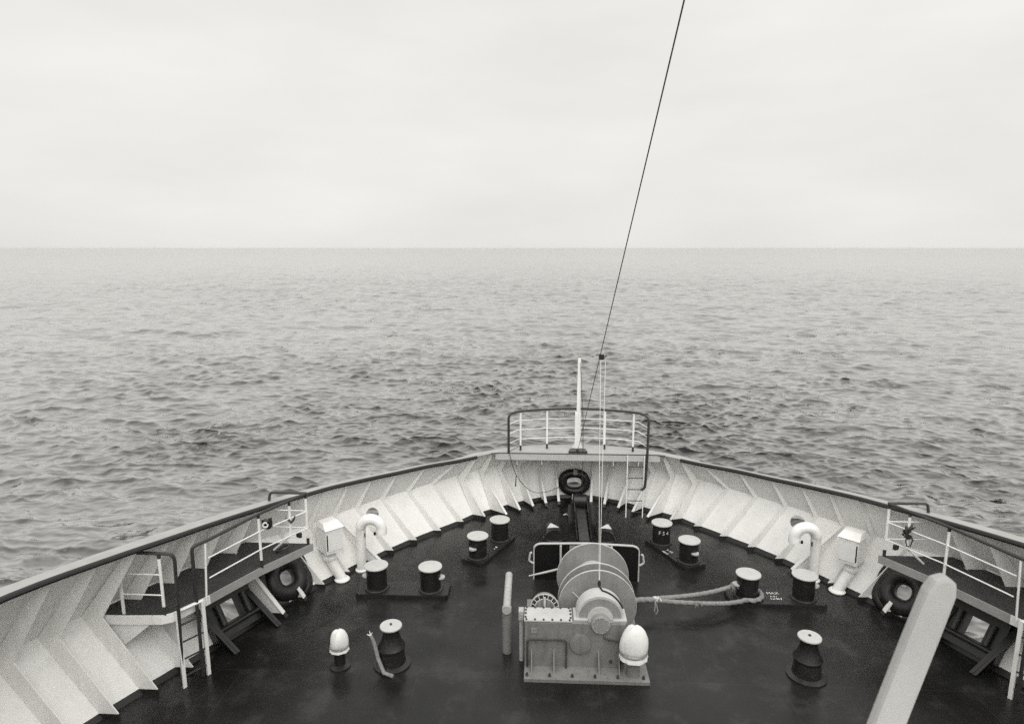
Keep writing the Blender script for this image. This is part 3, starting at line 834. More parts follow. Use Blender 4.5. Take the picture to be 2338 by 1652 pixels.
# stencilled lettering
def lay_text(body, h, c, xdir, ydir, parent_label, name='stencil_lettering', label=None):
    g = text_geo(body, h); x_, y_ = unit(xdir), unit(ydir)
    c = np.asarray(c, float)
    return ([tuple(c + x_ * v_[0] + y_ * v_[1]) for v_ in g[0]], g[1])
fwd_r = [o for o in bpy.data.objects if o.name.startswith('bollard_pair') and o.get('label', '').startswith('forward') and 'right' in o['label']][0]
g = text_geo('F S 4', .092)
b0 = V(2.072, 15.512, 0); vv = []
for v_ in g[0]:
    a = -math.pi / 2 + .06 + v_[0] / .2235
    vv.append(tuple(b0 + V(.2255 * math.cos(a), .2255 * math.sin(a), .385 + v_[1] - (v_[0]) * .05)))
bl_far = min([o for o in fwd_r.children if o.name.startswith('bollard')], key=lambda o: -max((o.matrix_world @ v_.co).y + 0 for v_ in o.data.vertices))
bl_far = sorted([o for o in fwd_r.children if o.name.startswith('bollard')], key=lambda o: max(v_.co.y for v_ in o.data.vertices))[-1]
obj('stencil_lettering', (vv, g[1]), 'stencil', bl_far, smooth=False)
obj('stencil_lettering', lay_text('MAX', .085, (4.04, 13.07, .101), (1, 0, 0), (0, 1, 0), ro2), 'stencil', ro2, smooth=False)
def worn_marks(parent, c, xdir, ydir, rows, seed):
    rnd = random.Random(seed); gs = []
    x_, y_ = unit(xdir), unit(ydir)
    for r_, (count, hgt) in enumerate(rows):
        for i in range(count):
            if rnd.random() < .12: continue
            p_ = np.asarray(c, float) + x_ * ((i - count / 2) * .042) - y_ * r_ * (hgt * 1.5)
            w_, h_ = rnd.uniform(.010, .026), hgt * rnd.uniform(.35, 1.0)
            sl = rnd.uniform(-.012, .012)
            gs.append(([tuple(p_), tuple(p_ + x_ * w_), tuple(p_ + x_ * (w_ + sl) + y_ * h_), tuple(p_ + x_ * sl + y_ * h_)], [(0, 1, 2, 3)]))
    return obj('worn_stencil', join(*gs), 'stencil', parent, smooth=False)
worn_marks(ro2, (4.05, 12.96, .101), (1, 0, 0), (0, 1, 0), [(5, .05), (6, .07)], 5)
worn_marks(fwd_r, (2.17, 14.96, .101), (.47, -.88, 0), (.88, .47, 0), [(5, .09), (5, .09)], 6)
fwd_l = [o for o in bpy.data.objects if o.name.startswith('bollard_pair') and o.get('label', '').startswith('forward') and 'left' in o['label']][0]
worn_marks(fwd_l, (-2.12, 14.98, .101), (.47, .88, 0), (-.88, .47, 0), [(4, .09)], 8)

# ------------------------------------------------------------------ ventilators and goosenecks
for sx in (-1, 1):
    s = SIDE[sx > 0]
    m = lambda x, y, z: V(sx * x, y, z)
    vt = thing('box_ventilator', f'white box ventilator on a bent pipe by the {s} bulwark', 'ventilator', (sx * 5.62, 13.44, 0), 'box ventilators')
    obj('bent_pipe', tube(arc([m(5.56, 13.42, 0), m(5.60, 13.43, .08), m(5.82, 13.47, .46), m(5.84, 13.47, .6)], .2, 6), .118, 18), 'white', vt)
    obj('deck_flange', lathe([(.16, 0), (.175, .03), (.15, .06), (.12, .07)], m(5.565, 13.42, 0), 22), 'white', vt)
    obj('collar', lathe([(.12, .49), (.155, .51), (.155, .56), (.125, .58), (.125, .74)], m(5.84, 13.47, 0), 24), 'white', vt)
    rzv = -sx * R(45)
    cbx = m(5.83, 13.48, 1.03)
    ca, sa = math.cos(rzv), math.sin(rzv)
    loc_ = lambda x, y, z: V(cbx[0] + x * ca - y * sa, cbx[1] + x * sa + y * ca, cbx[2] + z)
    hw, hd = .205, .24
    body = [loc_(-hw, 0 - hd, -.31), loc_(hw, -hd, -.31), loc_(hw, hd, -.31), loc_(-hw, hd, -.31), loc_(-hw, -hd, .27), loc_(hw, -hd, .27), loc_(hw, hd, .27), loc_(-hw, hd, .27)]
    bx = obj('box', (body, [(3, 2, 1, 0), (4, 5, 6, 7), (0, 1, 5, 4), (1, 2, 6, 5), (2, 3, 7, 6), (3, 0, 4, 7)]), 'white', vt, smooth=False, bevel=.01)
    e = .025
    lid = [loc_(-hw - e, -hd - e - .02, .275), loc_(hw + e, -hd - e - .02, .275), loc_(hw + e, hd + e, .275), loc_(-hw - e, hd + e, .275),
           loc_(-hw * .9, -.06, .385), loc_(hw * .9, -.06, .385), loc_(hw * .9, hd * .8, .385), loc_(-hw * .9, hd * .8, .385)]
    obj('lid', (lid, [(3, 2, 1, 0), (4, 5, 6, 7), (0, 1, 5, 4), (1, 2, 6, 5), (2, 3, 7, 6), (3, 0, 4, 7)]), 'white', vt, smooth=False, bevel=.008)
    door = prism([loc_(-hw + .045, -hd - .014, -.24), loc_(hw - .01, -hd - .014, -.24), loc_(hw - .01, -hd - .014, .22), loc_(-hw + .045, -hd - .014, .22)], (loc_(0, .016, 0) - loc_(0, 0, 0)))
    if sx > 0: door = prism([loc_(-hw + .01, -hd - .014, -.24), loc_(hw - .045, -hd - .014, -.24), loc_(hw - .045, -hd - .014, .22), loc_(-hw + .01, -hd - .014, .22)], (loc_(0, .016, 0) - loc_(0, 0, 0)))
    obj('door', door, 'white', bx, smooth=False)
    xs = (-hw + .018, -hw + .043) if sx < 0 else (hw - .043, hw - .018)
    obj('gap', prism([loc_(xs[0], -hd - .004, -.22), loc_(xs[1], -hd - .004, -.22), loc_(xs[1], -hd - .004, .16), loc_(xs[0], -hd - .004, .16)], (loc_(0, .006, 0) - loc_(0, 0, 0))), 'black', bx, smooth=False)

    gn = thing('gooseneck_vent', f'white gooseneck air pipe beside the {s} box ventilator', 'air pipe', (sx * 5.24, 13.91, 0), 'gooseneck air pipes')
    cx, rr_ = 4.985, .245
    loop = [m(5.235, 13.91, .78), m(5.23, 13.91, 1.04)] + [m(cx + rr_ * math.cos(a), 13.91 - .02 * math.sin(a), 1.04 + rr_ * 1.02 * math.sin(a)) for a in np.linspace(.15, math.pi - .1, 16)] + [m(cx - rr_, 13.90, 1.0), m(cx - rr_ + .0, 13.90, .93)]
    obj('stand_pipe', tube([m(5.25, 13.91, 0), m(5.235, 13.91, .78)], .108, 20), 'white', gn)
    obj('hood', tube(loop, [.112] * 2 + [.125] * 16 + [.13, .13], 20), 'white', gn)
    obj('flange', lathe([(.145, 0), (.145, .025), (.115, .04)], m(5.25, 13.91, 0), 24), 'white', gn)
    obj('mouth_clip', boxg(tuple(m(cx - rr_ + .13, 13.79, .98)), (.045, .03, .07)), 'black', gn, smooth=False)
    obj('hinge_pin', boxg(tuple(m(5.115, 13.83, .92)), (.02, .02, .10), .2), 'black', gn, smooth=False)

# ------------------------------------------------------------------ chain ramp, hoods and shield ahead of the winch
sb = thing('towing_bracket', 'dark towing bracket with sloping ramp on the deck below the bow chock', 'towing bracket', (.13, 16.6, 0))
obj('head', lathe([(.0, -.2), (.17, -.2), (.19, -.17), (.19, .17), (.17, .2), (.0, .2)], (.1, 17.35, .42), 24, (1, 0, 0), caps=False), 'black', sb)
for q in (-1, 1):
    xo = .12 + q * .17
    obj('side_plate', prism([V(xo, 15.6, 0), V(xo, 17.55, 0), V(xo, 17.5, .42), V(xo, 17.25, .5), V(xo, 16.9, .30), V(xo, 15.6, .1)], V(.03 * q, 0, 0)), 'black', sb, smooth=False)
    obj('buttress', prism([V(xo + q * .03, 16.8, 0), V(xo + q * .03, 17.5, 0), V(xo + q * .03, 17.3, .36)], V(q * .16, -.1, 0)), 'plate', sb, smooth=False)
obj('ramp', prism([V(-.01, 15.58, .055), V(.25, 15.58, .055), V(.25, 17.25, .22), V(-.01, 17.25, .22)], V(0, 0, -.05)), 'steel', sb, smooth=False)
obj('shackle', tube([V(-.24, 17.18, .06), V(-.3, 17.15, .1), V(-.36, 17.17, .06)], .022, 8), 'bolltop', sb)
for sx in (-1, 1):
    s = SIDE[sx > 0]
    hd_ = thing('chain_hood', f'low dark chain hood with white peak, {s} of the towing ramp', 'hood', (sx * .66, 15.8, 0), 'chain hoods')
    arcp = [(sx * .66 + .25 * math.cos(a), .30 * math.sin(a) ** .8) for a in np.linspace(math.pi, 0, 15)]
    obj('shell', prism([V(x, 15.62, z) for x, z in arcp], V(0, .62, 0)), 'plate', hd_)
    obj('collar', lathe([(.3, 0), (.3, .03), (.27, .05)], (sx * .66, 15.8, 0), 24), 'black', hd_)
    ax = sx * .70
    tri = [V(ax - sx * -.14, 15.78, .30), V(ax - sx * .17, 15.83, .295), V(ax + sx * .03, 15.97, .345), V(ax + sx * .07, 15.96, .34)]
    obj('peak', prism(tri, V(0, .015, -.03)), 'bolltop', hd_, smooth=False)

sh = thing('spray_shield', 'black steel shield with pale frame standing ahead of the winch', 'shield', (.02, 13.67, 0))
prof = arc([V(-1.17, 13.67, 0), V(-1.17, 13.67, .80), V(-1.07, 13.67, .875), V(0.02, 13.67, .905), V(1.1, 13.67, .865), V(1.22, 13.67, .79), V(1.22, 13.67, 0)], .08, 4)
obj('panel', prism(prof, V(0, .02, 0)), 'shield_black', sh, smooth=False)
obj('frame', tube([p + V(0, -.005, 0) for p in prof], [.017 if p[2] < .78 else .026 for p in prof], 6), 'winch_light', sh)
for x in (-.56, .59):
    obj('stiffener', prism([V(x - .022, 13.655, 0), V(x + .022, 13.655, 0), V(x + .022, 13.655, .86), V(x - .022, 13.655, .86)], V(0, -.05, 0)), 'winch_light', sh, smooth=False)
obj('centre_panel', prism([V(-.36, 13.655, .02), V(.34, 13.655, .02), V(.34, 13.655, .855), V(-.36, 13.655, .855)], V(0, .012, 0)), 'winch', sh, smooth=False)
for sx, xx in ((-1, -1.17), (1, 1.22)):
    obj('handle', tube(arc([V(xx, 13.64, .40), V(xx + sx * .07, 13.64, .44), V(xx + sx * .11, 13.64, .47), V(xx + sx * .08, 13.64, .66), V(xx + sx * .04, 13.64, .67)], .03, 3), .024, 8), 'winch_light', sh)

# ------------------------------------------------------------------ mooring winch
wx, wz = .055, .85
wi = thing('mooring_winch', 'grey mooring winch with three round drum flanges and gearbox', 'winch', (wx, 11.3, 0))
def disc(y, r, th=.03):
    return lathe([(.1, -th / 2), (r - .008, -th / 2), (r, -th / 2 + .008), (r, th / 2 - .008), (r - .008, th / 2), (.1, th / 2)], (wx, y, wz), 72, (0, 1, 0), caps=True)
for y in (12.28, 11.44, 11.165):
    fl = obj('drum_flange', disc(y, .73), 'winch', wi)
    obj('rim_edge', lathe([(.728, -.017), (.737, -.012), (.737, .012), (.728, .017)], (wx, y, wz), 72, (0, 1, 0), caps=False), 'winch_light', fl)
dr = obj('drum', lathe([(.36, .0), (.36, .84)], (wx, 11.44, wz), 48, (0, 1, 0)), 'winch_light', wi)
obj('shaft', lathe([(.09, 0), (.09, 2.4)], (wx, 10.6, wz), 24, (0, 1, 0)), 'steel', wi)
obj('forward_bearing', join(boxg((wx, 12.62, .45), (.34, .2, .9), 0, .8), lathe([(.17, -.12), (.17, .12)], (wx, 12.62, wz), 24, (0, 1, 0))), 'winch_dark', wi, bevel=.01)
obj('bed_plate', boxg((-.2, 11.4, .03), (2.2, 2.6, .06)), 'winch_dark', wi, smooth=False)
# gearbox
gz, gy0, gy1, gr = .945, 10.60, 10.92, .425
gc = wx
semi = [V(gc + gr * math.cos(a), gy0, gz + gr * math.sin(a)) for a in np.linspace(0, math.pi, 33)]
obj('gear_cover', prism(semi, V(0, gy1 - gy0, 0)), 'winch_light', wi)
semi2 = [V(gc + (gr - .045) * math.cos(a), gy0 - .008, gz + .02 + (gr - .06) * math.sin(a)) for a in np.linspace(0, math.pi, 33)]
obj('cover_face', prism(semi2, V(0, .012, 0)), 'winch', wi)
obj('cover_flange', join(boxg((gc, (gy0 + gy1) / 2 - .02, gz - .01), (gr * 2 + .1, gy1 - gy0 + .08, .03)), boxg((gc, (gy0 + gy1) / 2 - .02, gz - .045), (gr * 2 + .08, gy1 - gy0 + .06, .03))), 'winch_light', wi, smooth=False, bevel=.005)
hub = obj('hub', lathe([(.01, -.15), (.155, -.15), (.17, -.135), (.17, .02)], (gc + .0, gy0 - .03, .91), 36, (0, 1, 0)), 'winch', wi)
for a in np.linspace(.2, 2 * math.pi + .2, 8, endpoint=False):
    obj('bolt', lathe([(.009, 0), (.009, -.008)], (gc + .14 * math.cos(a), gy0 - .18, .91 + .14 * math.sin(a)), 8, (0, 1, 0)), 'winch_light', hub)
obj('hub_collar', prism([V(gc + .235 * math.cos(a), gy0 - .012, .95 + .235 * math.sin(a) ) for a in np.linspace(0, math.pi, 21)], V(0, -.03, 0)), 'winch_light', wi)
obj('hub_block', boxg((gc, gy0 - .06, .88), (.46, .12, .15)), 'winch', wi, smooth=False, bevel=.012)
obj('gearbox', boxg((-.40, 10.72, .46), (1.80, .50, .92)), 'winch_dark', wi, smooth=False, bevel=.015)
lidp = obj('gearbox_lid', boxg((-.88, 10.68, .945), (.86, .43, .03)), 'winch_light', wi, smooth=False, bevel=.006)
lb = lathe([(.018, 0), (.018, .022), (.012, .026)], (0, 0, 0), 8)
for bx_, by_ in [(-1.27 + .155 * i, 10.485) for i in range(6)] + [(-1.27 + .155 * i, 10.875) for i in range(6)] + [(-1.285, 10.56), (-1.285, 10.68), (-1.285, 10.79), (-.475, 10.56), (-.475, 10.68), (-.475, 10.79)]:
    obj('bolt', ([tuple(V(*p_) + V(bx_, by_, .96)) for p_ in lb[0]], lb[1]), 'steel', lidp)
obj('name_plate', boxg((-1.13, 10.463, .76), (.12, .012, .10)), 'winch', wi, smooth=False, bevel=.004)
obj('inspection_cover', lathe([(.19, 0), (.19, -.025), (.17, -.032)], (-.3, 10.47, .52), 36, (0, 1, 0)), 'winch_dark', wi)
obj('side_valve', join(boxg((-1.37, 10.72, .93), (.09, .16, .17)), tube([V(-1.36, 10.72, .85), V(-1.36, 10.72, .0)], .045, 12)), 'dirty_pipe', wi, smooth=True)
for x_ in (-1.18, -.78, .02, .38):
    obj('gusset', prism([V(x_, 10.47, .06), V(x_, 10.25, .06), V(x_, 10.47, .40)], V(.018, 0, 0)), 'winch_dark', wi, smooth=False)
for k_, z_ in enumerate((.66, .72)):
    obj('hydraulic_pipe', tube(arc([V(-1.25, 10.44, .06), V(-1.25, 10.43, z_ - .05), V(-.55, 10.43, z_ - .05), V(-.55, 10.43, .06 + .02 * k_)] if k_ == 0 else [V(.42, 10.44, .06), V(.42, 10.43, .60), V(.12, 10.43, .66), V(.12, 10.46, .70)], .07, 4), .016, 8), 'steel', wi)
for x_ in (-1.25, -.85, -.45, -.05, .35, .8):
    obj('foundation_bolt', lathe([(.028, .06), (.028, .085), (.018, .087), (.018, .12)], (x_, 10.19, 0), 8), 'steel', wi)
obj('drain_plug', lathe([(.03, 0), (.03, -.03)], (.25, 10.46, .2), 8, (0, 1, 0)), 'steel', wi)
# motor with fan grille behind the gearbox
mc = V(-.94, 11.0, .90)
mo = obj('motor', lathe([(.24, .02), (.24, .12), (.15, .16)], mc, 40, (0, 1, 0)), 'winch_dark', wi)
gr_ = tube([mc + V(.262 * math.cos(a), 0, .262 * math.sin(a)) for a in np.linspace(0, 2 * math.pi, 40, endpoint=False)], .011, 6, closed=True)
gr2 = tube([mc + V(.185 * math.cos(a), -.03, .185 * math.sin(a)) for a in np.linspace(0, 2 * math.pi, 40, endpoint=False)], .008, 6, closed=True)
fg_ = obj('fan_guard', join(gr_, gr2), 'winch_light', wi)
for a in np.linspace(0, 2 * math.pi, 16, endpoint=False):
    obj('spoke', tube([mc + V(.185 * math.cos(a + .1), -.03, .185 * math.sin(a + .1)), mc + V(.262 * math.cos(a + .1), 0, .262 * math.sin(a + .1))], .007, 5), 'winch_light', fg_)
for x in np.linspace(-.168, .168, 15):
    hz = math.sqrt(.185 ** 2 - x * x)
    obj('guard_bar', tube([mc + V(x, -.03, -hz), mc + V(x, -.03, hz)], .0055, 5), 'winch_light', fg_)
obj('guard_stem', boxg(tuple(mc + V(.0, -.05, .1)), (.035, .02, .26)), 'winch_light', fg_, smooth=False)
obj('motor_face', lathe([(.02, .0), (.245, .0), (.245, .01)], mc + V(0, .012, 0), 32, (0, 1, 0)), 'steel', mo)
# brake lever seen against the shield
obj('brake_lever', tube([V(-.55, 12.45, .93), V(-.92, 12.5, .80), V(-1.26, 12.52, .70)], [.026, .022, .014], 8), 'winch_light', wi)
obj('grease_pipe', tube([V(-.42, 11.13, 1.15), V(-.35, 11.1, 1.10), V(-.27, 10.95, 1.08)], .008, 6), 'winch_light', wi)

# control stand with horizontal pipe, left of the winch
cs = thing('control_stand', 'chipped grey pipe on an upright post beside the winch', 'stand', (-1.64, 10.95, 0))
obj('post', tube([V(-1.64, 10.95, 0), V(-1.64, 10.95, .92)], .09, 20), 'winch_dark', cs)
obj('pipe', tube([V(-1.64, 10.82, .95), V(-1.66, 12.08, .95)], .072, 20), 'dirty_pipe', cs)
obj('end_cap', lathe([(.0, -.02), (.082, -.02), (.086, 0), (.086, .05), (.076, .06)], (-1.64, 10.80, .95), 24, (0, 1, 0), caps=False), 'dirty_pipe', cs)
obj('stanchion', tube([V(-1.66, 11.98, 0), V(-1.66, 11.98, .9)], .04, 12), 'winch_dark', cs)

# canvas bundle over the control lever
def canvas(c, rx_, ry_, h, seed, dome=.45, flare=.3, tie=.4):
    """cloth thrown over a fitting: a crumpled crown, lashed round the middle, with a pleated skirt"""
    rnd = random.Random(seed); n, rows_ = 60, 26
    ph = [rnd.uniform(0, 6.28) for _ in range(8)]; lean = (rnd.uniform(-.12, .12), rnd.uniform(-.1, .05))
    vv, ff = [], []
    for i in range(rows_ + 1):
        t_ = i / rows_
        if t_ > 1 - dome:
            q = (t_ - 1 + dome) / dome; a_ = q * math.pi / 2
            rad, z_ = max(.02, math.cos(a_)), (1 - dome) + dome * math.sin(a_)
        else:
            rad, z_ = 1.0 + flare * max(0, 1 - t_ / tie) ** 1.4 - .13 * math.exp(-((t_ - tie) / .07) ** 2), t_
        skirt = max(0, 1 - t_ / (tie + .12))
        for k in range(n):
            a = 2 * math.pi * k / n
            crease = .035 * math.sin(2 * a + ph[0] + 2.2 * t_) + .03 * math.sin(3 * a + ph[1] - 5 * t_) - .03 * abs(math.sin(1.5 * a + ph[6]))
            f = 1 + crease * (1.2 if t_ > tie else .8) + skirt * .025 * math.sin(9 * a + ph[2] + .6 * math.sin(3 * a)) + .015 * math.sin(17 * a + ph[4] + 9 * t_)
            vv.append((c[0] + rx_ * (rad * f * math.cos(a) + lean[0] * t_), c[1] + ry_ * (rad * f * math.sin(a) + lean[1] * t_),
                       c[2] + h * z_ + .03 * math.sin(3 * a + ph[3]) * min(1, rad) * t_ - .02 * abs(math.sin(2 * a + ph[5])) * t_))
    for i in range(rows_):
        for k in range(n):
            ff.append((i * n + k, i * n + (k + 1) % n, (i + 1) * n + (k + 1) % n, (i + 1) * n + k))
    ff.append(tuple(rows_ * n + k for k in range(n))); ff.append(tuple(range(n - 1, -1, -1)))
    return vv, ff
cb = thing('canvas_cover', 'white canvas cover tied over the winch control, right of the gearbox', 'cover', (.66, 10.28, 0))
obj('cloth', canvas((.63, 10.30, .40), .25, .22, .62, 2, .62, .04, .16), 'canvas', cb)
obj('tie', tube([V(.625 + .235 * math.cos(a), 10.297 + .207 * math.sin(a), .50) for a in np.linspace(0, 2 * math.pi, 26, endpoint=False)], .014, 6, closed=True), 'rope', cb)
obj('pedestal', lathe([(.2, 0), (.2, .03), (.12, .06), (.11, .5)], (.63, 10.30, 0), 24), 'winch_dark', cb)
dm = thing('dome_cover', 'small white canvas dome over deck gear on the left foreground deck', 'cover', (-4.68, 10.35, 0))
obj('cloth', canvas((-4.66, 10.38, .34), .17, .17, .40, 9, .66, .04, .16), 'canvas', dm)
obj('tie', tube([V(-4.66 + .162 * math.cos(a), 10.38 + .162 * math.sin(a), .405) for a in np.linspace(0, 2 * math.pi, 26, endpoint=False)], .012, 6, closed=True), 'rope', dm)
for sx in (-1, 1):
    s = SIDE[sx > 0]
    if sx < 0: obj('pedestal', lathe([(.19, 0), (.19, .03), (.1, .06), (.09, .45)], (-4.66, 10.38, 0), 24), 'plate', dm)
    pr = thing('pedestal_roller', f'black pedestal roller with pale round top on the {s} foreground deck', 'roller', (sx * 3.75, 10.5, 0), 'pedestal rollers')
    c = (sx * 3.73, 10.5, 0)
    obj('pedestal', lathe([(.34, 0), (.34, .03), (.25, .06), (.22, .32)], c, 36), 'plate', pr)
    obj('roller', lathe([(.24, .325), (.25, .36), (.19, .46), (.145, .60), (.15, .70), (.18, .735)], c, 36), 'black', pr)
    tp = obj('top_cap', lathe([(.19, .735), (.2, .745), (.2, .765), (.19, .775), (.01, .78)], c, 40), 'bolltop', pr)
    obj('grease_nipple', boxg((c[0], c[1] - .0, .79), (.035, .035, .03), .4), 'rail', tp, smooth=False)

# frayed rope tail by the left roller
ft = thing('rope_tail', 'frayed rope end standing up beside the left pedestal roller', 'rope', (-4.05, 10.4, 0))
obj('rope', tube([V(-3.62, 10.1, .03), V(-3.8, 10.16, .05), V(-3.93, 10.3, .22), V(-4.02, 10.38, .5), V(-4.08, 10.4, .62)], [.035, .036, .036, .034, .028], 8), 'rope', ft)
for dx_, dz_ in ((-.07, .03), (-.02, .1), (.03, .07)):
    obj('strand', tube([V(-4.08, 10.4, .61), V(-4.08 + dx_, 10.4, .61 + dz_)], [.016, .005], 6), 'canvas', ft)

# ------------------------------------------------------------------ hawser round the right bollard
hw_ = thing('hawser', 'thick mooring hawser from the winch looped round the right bollard', 'rope', (3.45, 12.97, .1))
bc_ = V(3.45, 12.975, 0)
loop = [V(1.36, 12.36, .30), V(1.8, 12.33, .29), V(2.25, 12.33, .275), V(2.8, 12.44, .22), V(3.2, 12.62, .17)]
for a in np.linspace(-112, 150, 15):
    loop.append(bc_ + V(.30 * math.cos(R(a)), .30 * math.sin(R(a)), .165 + .12 * max(0, (a - 60) / 90)))
loop += [V(3.08, 12.98, .30), V(2.6, 12.72, .31), V(2.0, 12.52, .32), V(1.36, 12.38, .33)]
def smooth_path(P, k=4):
    out = []
    for i in range(len(P) - 1):
        for j in range(k):
            t_ = j / k
            p0, p1, p2, p3 = P[max(0, i - 1)], P[i], P[i + 1], P[min(len(P) - 1, i + 2)]
            out.append(.5 * (2 * p1 + (p2 - p0) * t_ + (2 * p0 - 5 * p1 + 4 * p2 - p3) * t_ ** 2 + (3 * p1 - p0 - 3 * p2 + p3) * t_ ** 3))
    out.append(P[-1]); return out
def laid_rope(P, r, pitch=.16):
    """three-strand rope: a tube whose section turns along its length"""
    P = smooth_path([np.asarray(p, float) for p in P], 8); n = 12; vv, ff = [], []
    u = None; s_ = 0
    for i, p in enumerate(P):
        t_ = unit(P[min(i + 1, len(P) - 1)] - P[max(i - 1, 0)])
        if i: s_ += np.linalg.norm(p - P[i - 1])
        if u is None: u = unit(np.cross(V(0, 0, 1), t_))
        u = unit(u - t_ * np.dot(u, t_)); w = np.cross(t_, u)
        for k in range(n):
            a = 2 * math.pi * k / n
            q = r * (1 + .10 * math.cos(3 * (a - 2 * math.pi * s_ / pitch / 3)))
            vv.append(tuple(p + q * (math.cos(a) * u + math.sin(a) * w)))
    for i in range(len(P) - 1):
        for k in range(n): ff.append((i * n + k, i * n + (k + 1) % n, (i + 1) * n + (k + 1) % n, (i + 1) * n + k))
    ff += [tuple(range(n - 1, -1, -1)), tuple((len(P) - 1) * n + k for k in range(n))]
    return vv, ff
obj('eye', laid_rope(loop, .047), 'rope', hw_)
obj('standing_part', laid_rope([V(.30, 11.9, .52), V(.7, 12.1, .42), V(1.05, 12.28, .35), V(1.4, 12.37, .315)], .055), 'rope', hw_)
for c_, ax_ in ((V(1.38, 12.37, .315), (1, 0, 0)), (V(2.2, 12.305, .265), (1, .05, 0)), (V(3.12, 12.96, .29), (.9, .4, 0))):
    kp = []
    t_ = unit(ax_); u_ = unit(np.cross(V(0, 0, 1), t_)); w_ = np.cross(t_, u_)
    for i in range(40):
        a = i * .55
        kp.append(c_ + t_ * (-.05 + .1 * i / 40) + (u_ * math.cos(a) + w_ * math.sin(a)) * (.058 + .006 * math.sin(i * 1.9)))
    kp += [kp[-1] + V(.02, -.03, .05), kp[-1] + V(.05, -.05, -.01)]
    obj('seizing', tube(kp, .011, 5), 'white_rope' if c_[0] < 1.5 else 'rope', hw_)
obj('tail', tube([V(1.36, 12.31, .30), V(1.35, 12.24, .26), V(1.33, 12.2, .16), V(1.36, 12.17, .10), V(1.40, 12.2, .16), V(1.38, 12.28, .27)], .012, 6), 'rope', hw_)

# ------------------------------------------------------------------ wires and lines
P0, P1 = V(0.01, 17.36, 1.89), V(.0066, 6.0, 8.888)
tag(obj('forestay', tube([P0, P0 + (P1 - P0) * .5, P1 + (P1 - P0) * .42], .0068, 8), 'black', loc=tuple(P0)), 'black wire stay rising from the bow out of the top of the picture', 'wire')
tag(obj('stay_shackle', join(tube([P0 + V(-.03, -.02, .05), P0 + V(.03, -.03, .0), P0 + V(.0, -.05, -.05)], .03, 8), boxg(tuple(P0 + V(-.07, -.05, -.03)), (.06, .04, .05), .5)), 'black', loc=tuple(P0)), 'small black shackle fixing the wire stay to the bow platform', 'shackle')
def on_stay(Y): return P0 + (P1 - P0) * ((Y - P0[1]) / (P1[1] - P0[1]))
blk = on_stay(11.36)
pb2 = thing('halyard_block', 'small black pulley block hanging on the wire stay', 'block', tuple(blk))
obj('shell', boxg(tuple(blk + V(.03, 0, .0)), (.09, .06, .10), .3), 'black', pb2, smooth=False, bevel=.015)
obj('strap', tube([blk + V(-.07, 0, .03), blk + V(-.02, 0, .05), blk + V(.07, 0, -.02), blk + V(.12, 0, .03)], .012, 6), 'black', pb2)
A_, B_ = blk + V(.015, -.02, -.06), blk + V(.10, -.02, -.08)
hook = V(.06, 10.96, 1.46)
hl = thing('white_halyard', 'doubled white line hanging from the wire stay to the winch', 'line', tuple(hook))
obj('line', tube([A_, A_ + (hook - A_) * .5 + V(-.01, 0, -.03), hook + V(-.004, 0, 0)], .0058, 6), 'white_rope', hl)
obj('line', tube([B_, B_ + (hook - B_) * .5 + V(.0, 0, -.03), hook + V(.006, 0, .0)], .0058, 6), 'white_rope', hl)
hk_ = thing('hook_strap', 'black hook and strap lashing the white line to the winch cover', 'strap', tuple(hook))
obj('hook', tube([hook + V(0, 0, .03), hook + V(.0, -.01, -.03), hook + V(.0, -.02, -.09)], [.016, .034, .02], 8), 'black', hk_)
sp = []
for a in np.linspace(88, 22, 14): sp.append(V(gc + (gr + .012) * math.cos(R(a)), gy0 + .20 - .12 * (88 - a) / 66, gz + (gr + .012) * math.sin(R(a))))
obj('strap', tube([hook + V(0, -.02, -.08)] + sp[1:], .017, 6), 'black', hk_)
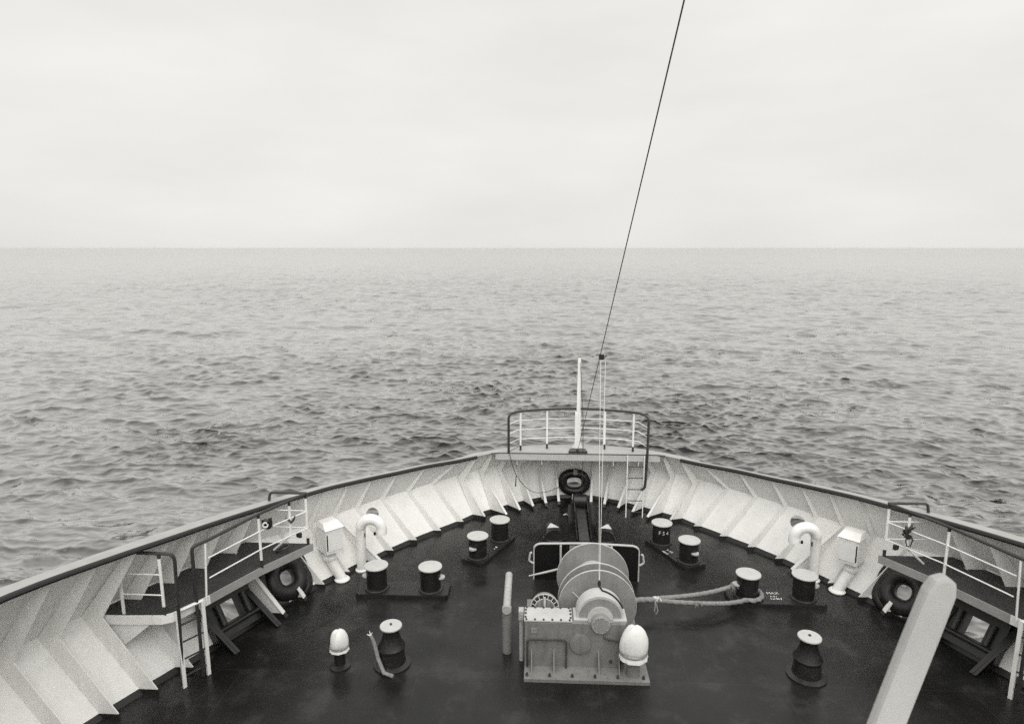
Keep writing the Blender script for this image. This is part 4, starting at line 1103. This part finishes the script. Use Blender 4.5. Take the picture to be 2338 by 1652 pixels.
# flag halyard on the jackstaff
jh = thing('flag_halyard', 'thin dark halyard hanging beside the jackstaff', 'line', (.12, 17.55, 1.85))
obj('line', tube([V(.05, 17.54, 4.40), V(.10, 17.52, 3.6), V(.135, 17.5, 2.8), V(.14, 17.3, 1.9), V(.14, 17.24, 1.0)], .005, 5), 'rail', jh)
obj('line', tube([V(.05, 17.54, 4.40), V(.12, 17.52, 3.4), V(.17, 17.5, 2.7), V(.17, 17.32, 1.9), V(.15, 17.24, .6)], .005, 5), 'rail', jh)
dc = thing('drooping_cord', 'thin dark cord drooping from the bow railing to the bow chock', 'cord', (-1.9, 17.22, .7))
obj('line', tube(smooth_path([V(-1.6, 17.45, 2.0), V(-1.93, 17.25, 1.87), V(-1.90, 17.22, 1.80), V(-1.71, 17.22, 1.2), V(-1.31, 17.24, .74), V(-.9, 17.5, .60), V(-.46, 18.3, .46), V(-.30, 18.45, .45)]), .008, 6), 'black', dc)
obj('tail', tube([V(-1.71, 17.21, 1.2), V(-1.72, 17.2, 1.1), V(-1.73, 17.2, .88)], [.008, .016, .018], 6), 'black', dc)

# ------------------------------------------------------------------ bridge front below the camera and the near coaming
bf = obj('bridge_front', boxg((0, 1.35, 2.95), (19.4, .3, 5.9)), 'white', loc=(0, 1.35, 0), smooth=False)
tag(bf, 'white front wall of the bridge below the viewer', 'wall', kind='structure')
wc = [V(-.17, 1.70, 5.88), V(-.10, 1.70, 6.13), V(-.03, 1.70, 6.42), V(.010, 1.70, 6.575), V(.028, 1.70, 6.61), V(.06, 1.70, 6.62), V(.088, 1.70, 6.60), V(.09, 1.70, 6.56), V(.058, 1.70, 6.42), V(-.01, 1.70, 6.13), V(-.08, 1.70, 5.88)]
cg = thing('raked_post', 'blurred pale raked steel post close to the viewer at lower right', 'post', (0, 1.66, 5.88))
obj('panel', prism(wc, V(0, -.04, 0)), 'cap', cg, smooth=False, bevel=.012)
for z_, x_ in ((6.28, -.02), (6.5, .04)):
    obj('bolt', lathe([(.012, 0), (.012, .010), (.008, .013)], (x_, 1.70, z_), 8, (0, 1, 0)), 'cap', cg)
obj('bottom_plate', boxg((0, 1.58, 5.905), (.6, .3, .03)), 'white', cg, smooth=False)

# ------------------------------------------------------------------ the damp air over the sea
hz_m = bpy.data.materials.new('sea_haze'); hz_m.use_nodes = True
hn, hl_ = hz_m.node_tree.nodes, hz_m.node_tree.links
hn.remove(hn['Principled BSDF'])
pvn = hn.new('ShaderNodeVolumePrincipled')
pvn.inputs['Color'].default_value = (0.93, 0.925, 0.9, 1)
pvn.inputs['Density'].default_value = 3e-5
hl_.new(pvn.outputs[0], hn['Material Output'].inputs['Volume'])
M['haze'] = hz_m
hzb = obj('haze', boxg((0, 0, 2.0), (62000, 62000, 28.0)), 'haze', loc=(0, 0, 2.0), smooth=False)
tag(hzb, kind='stuff')
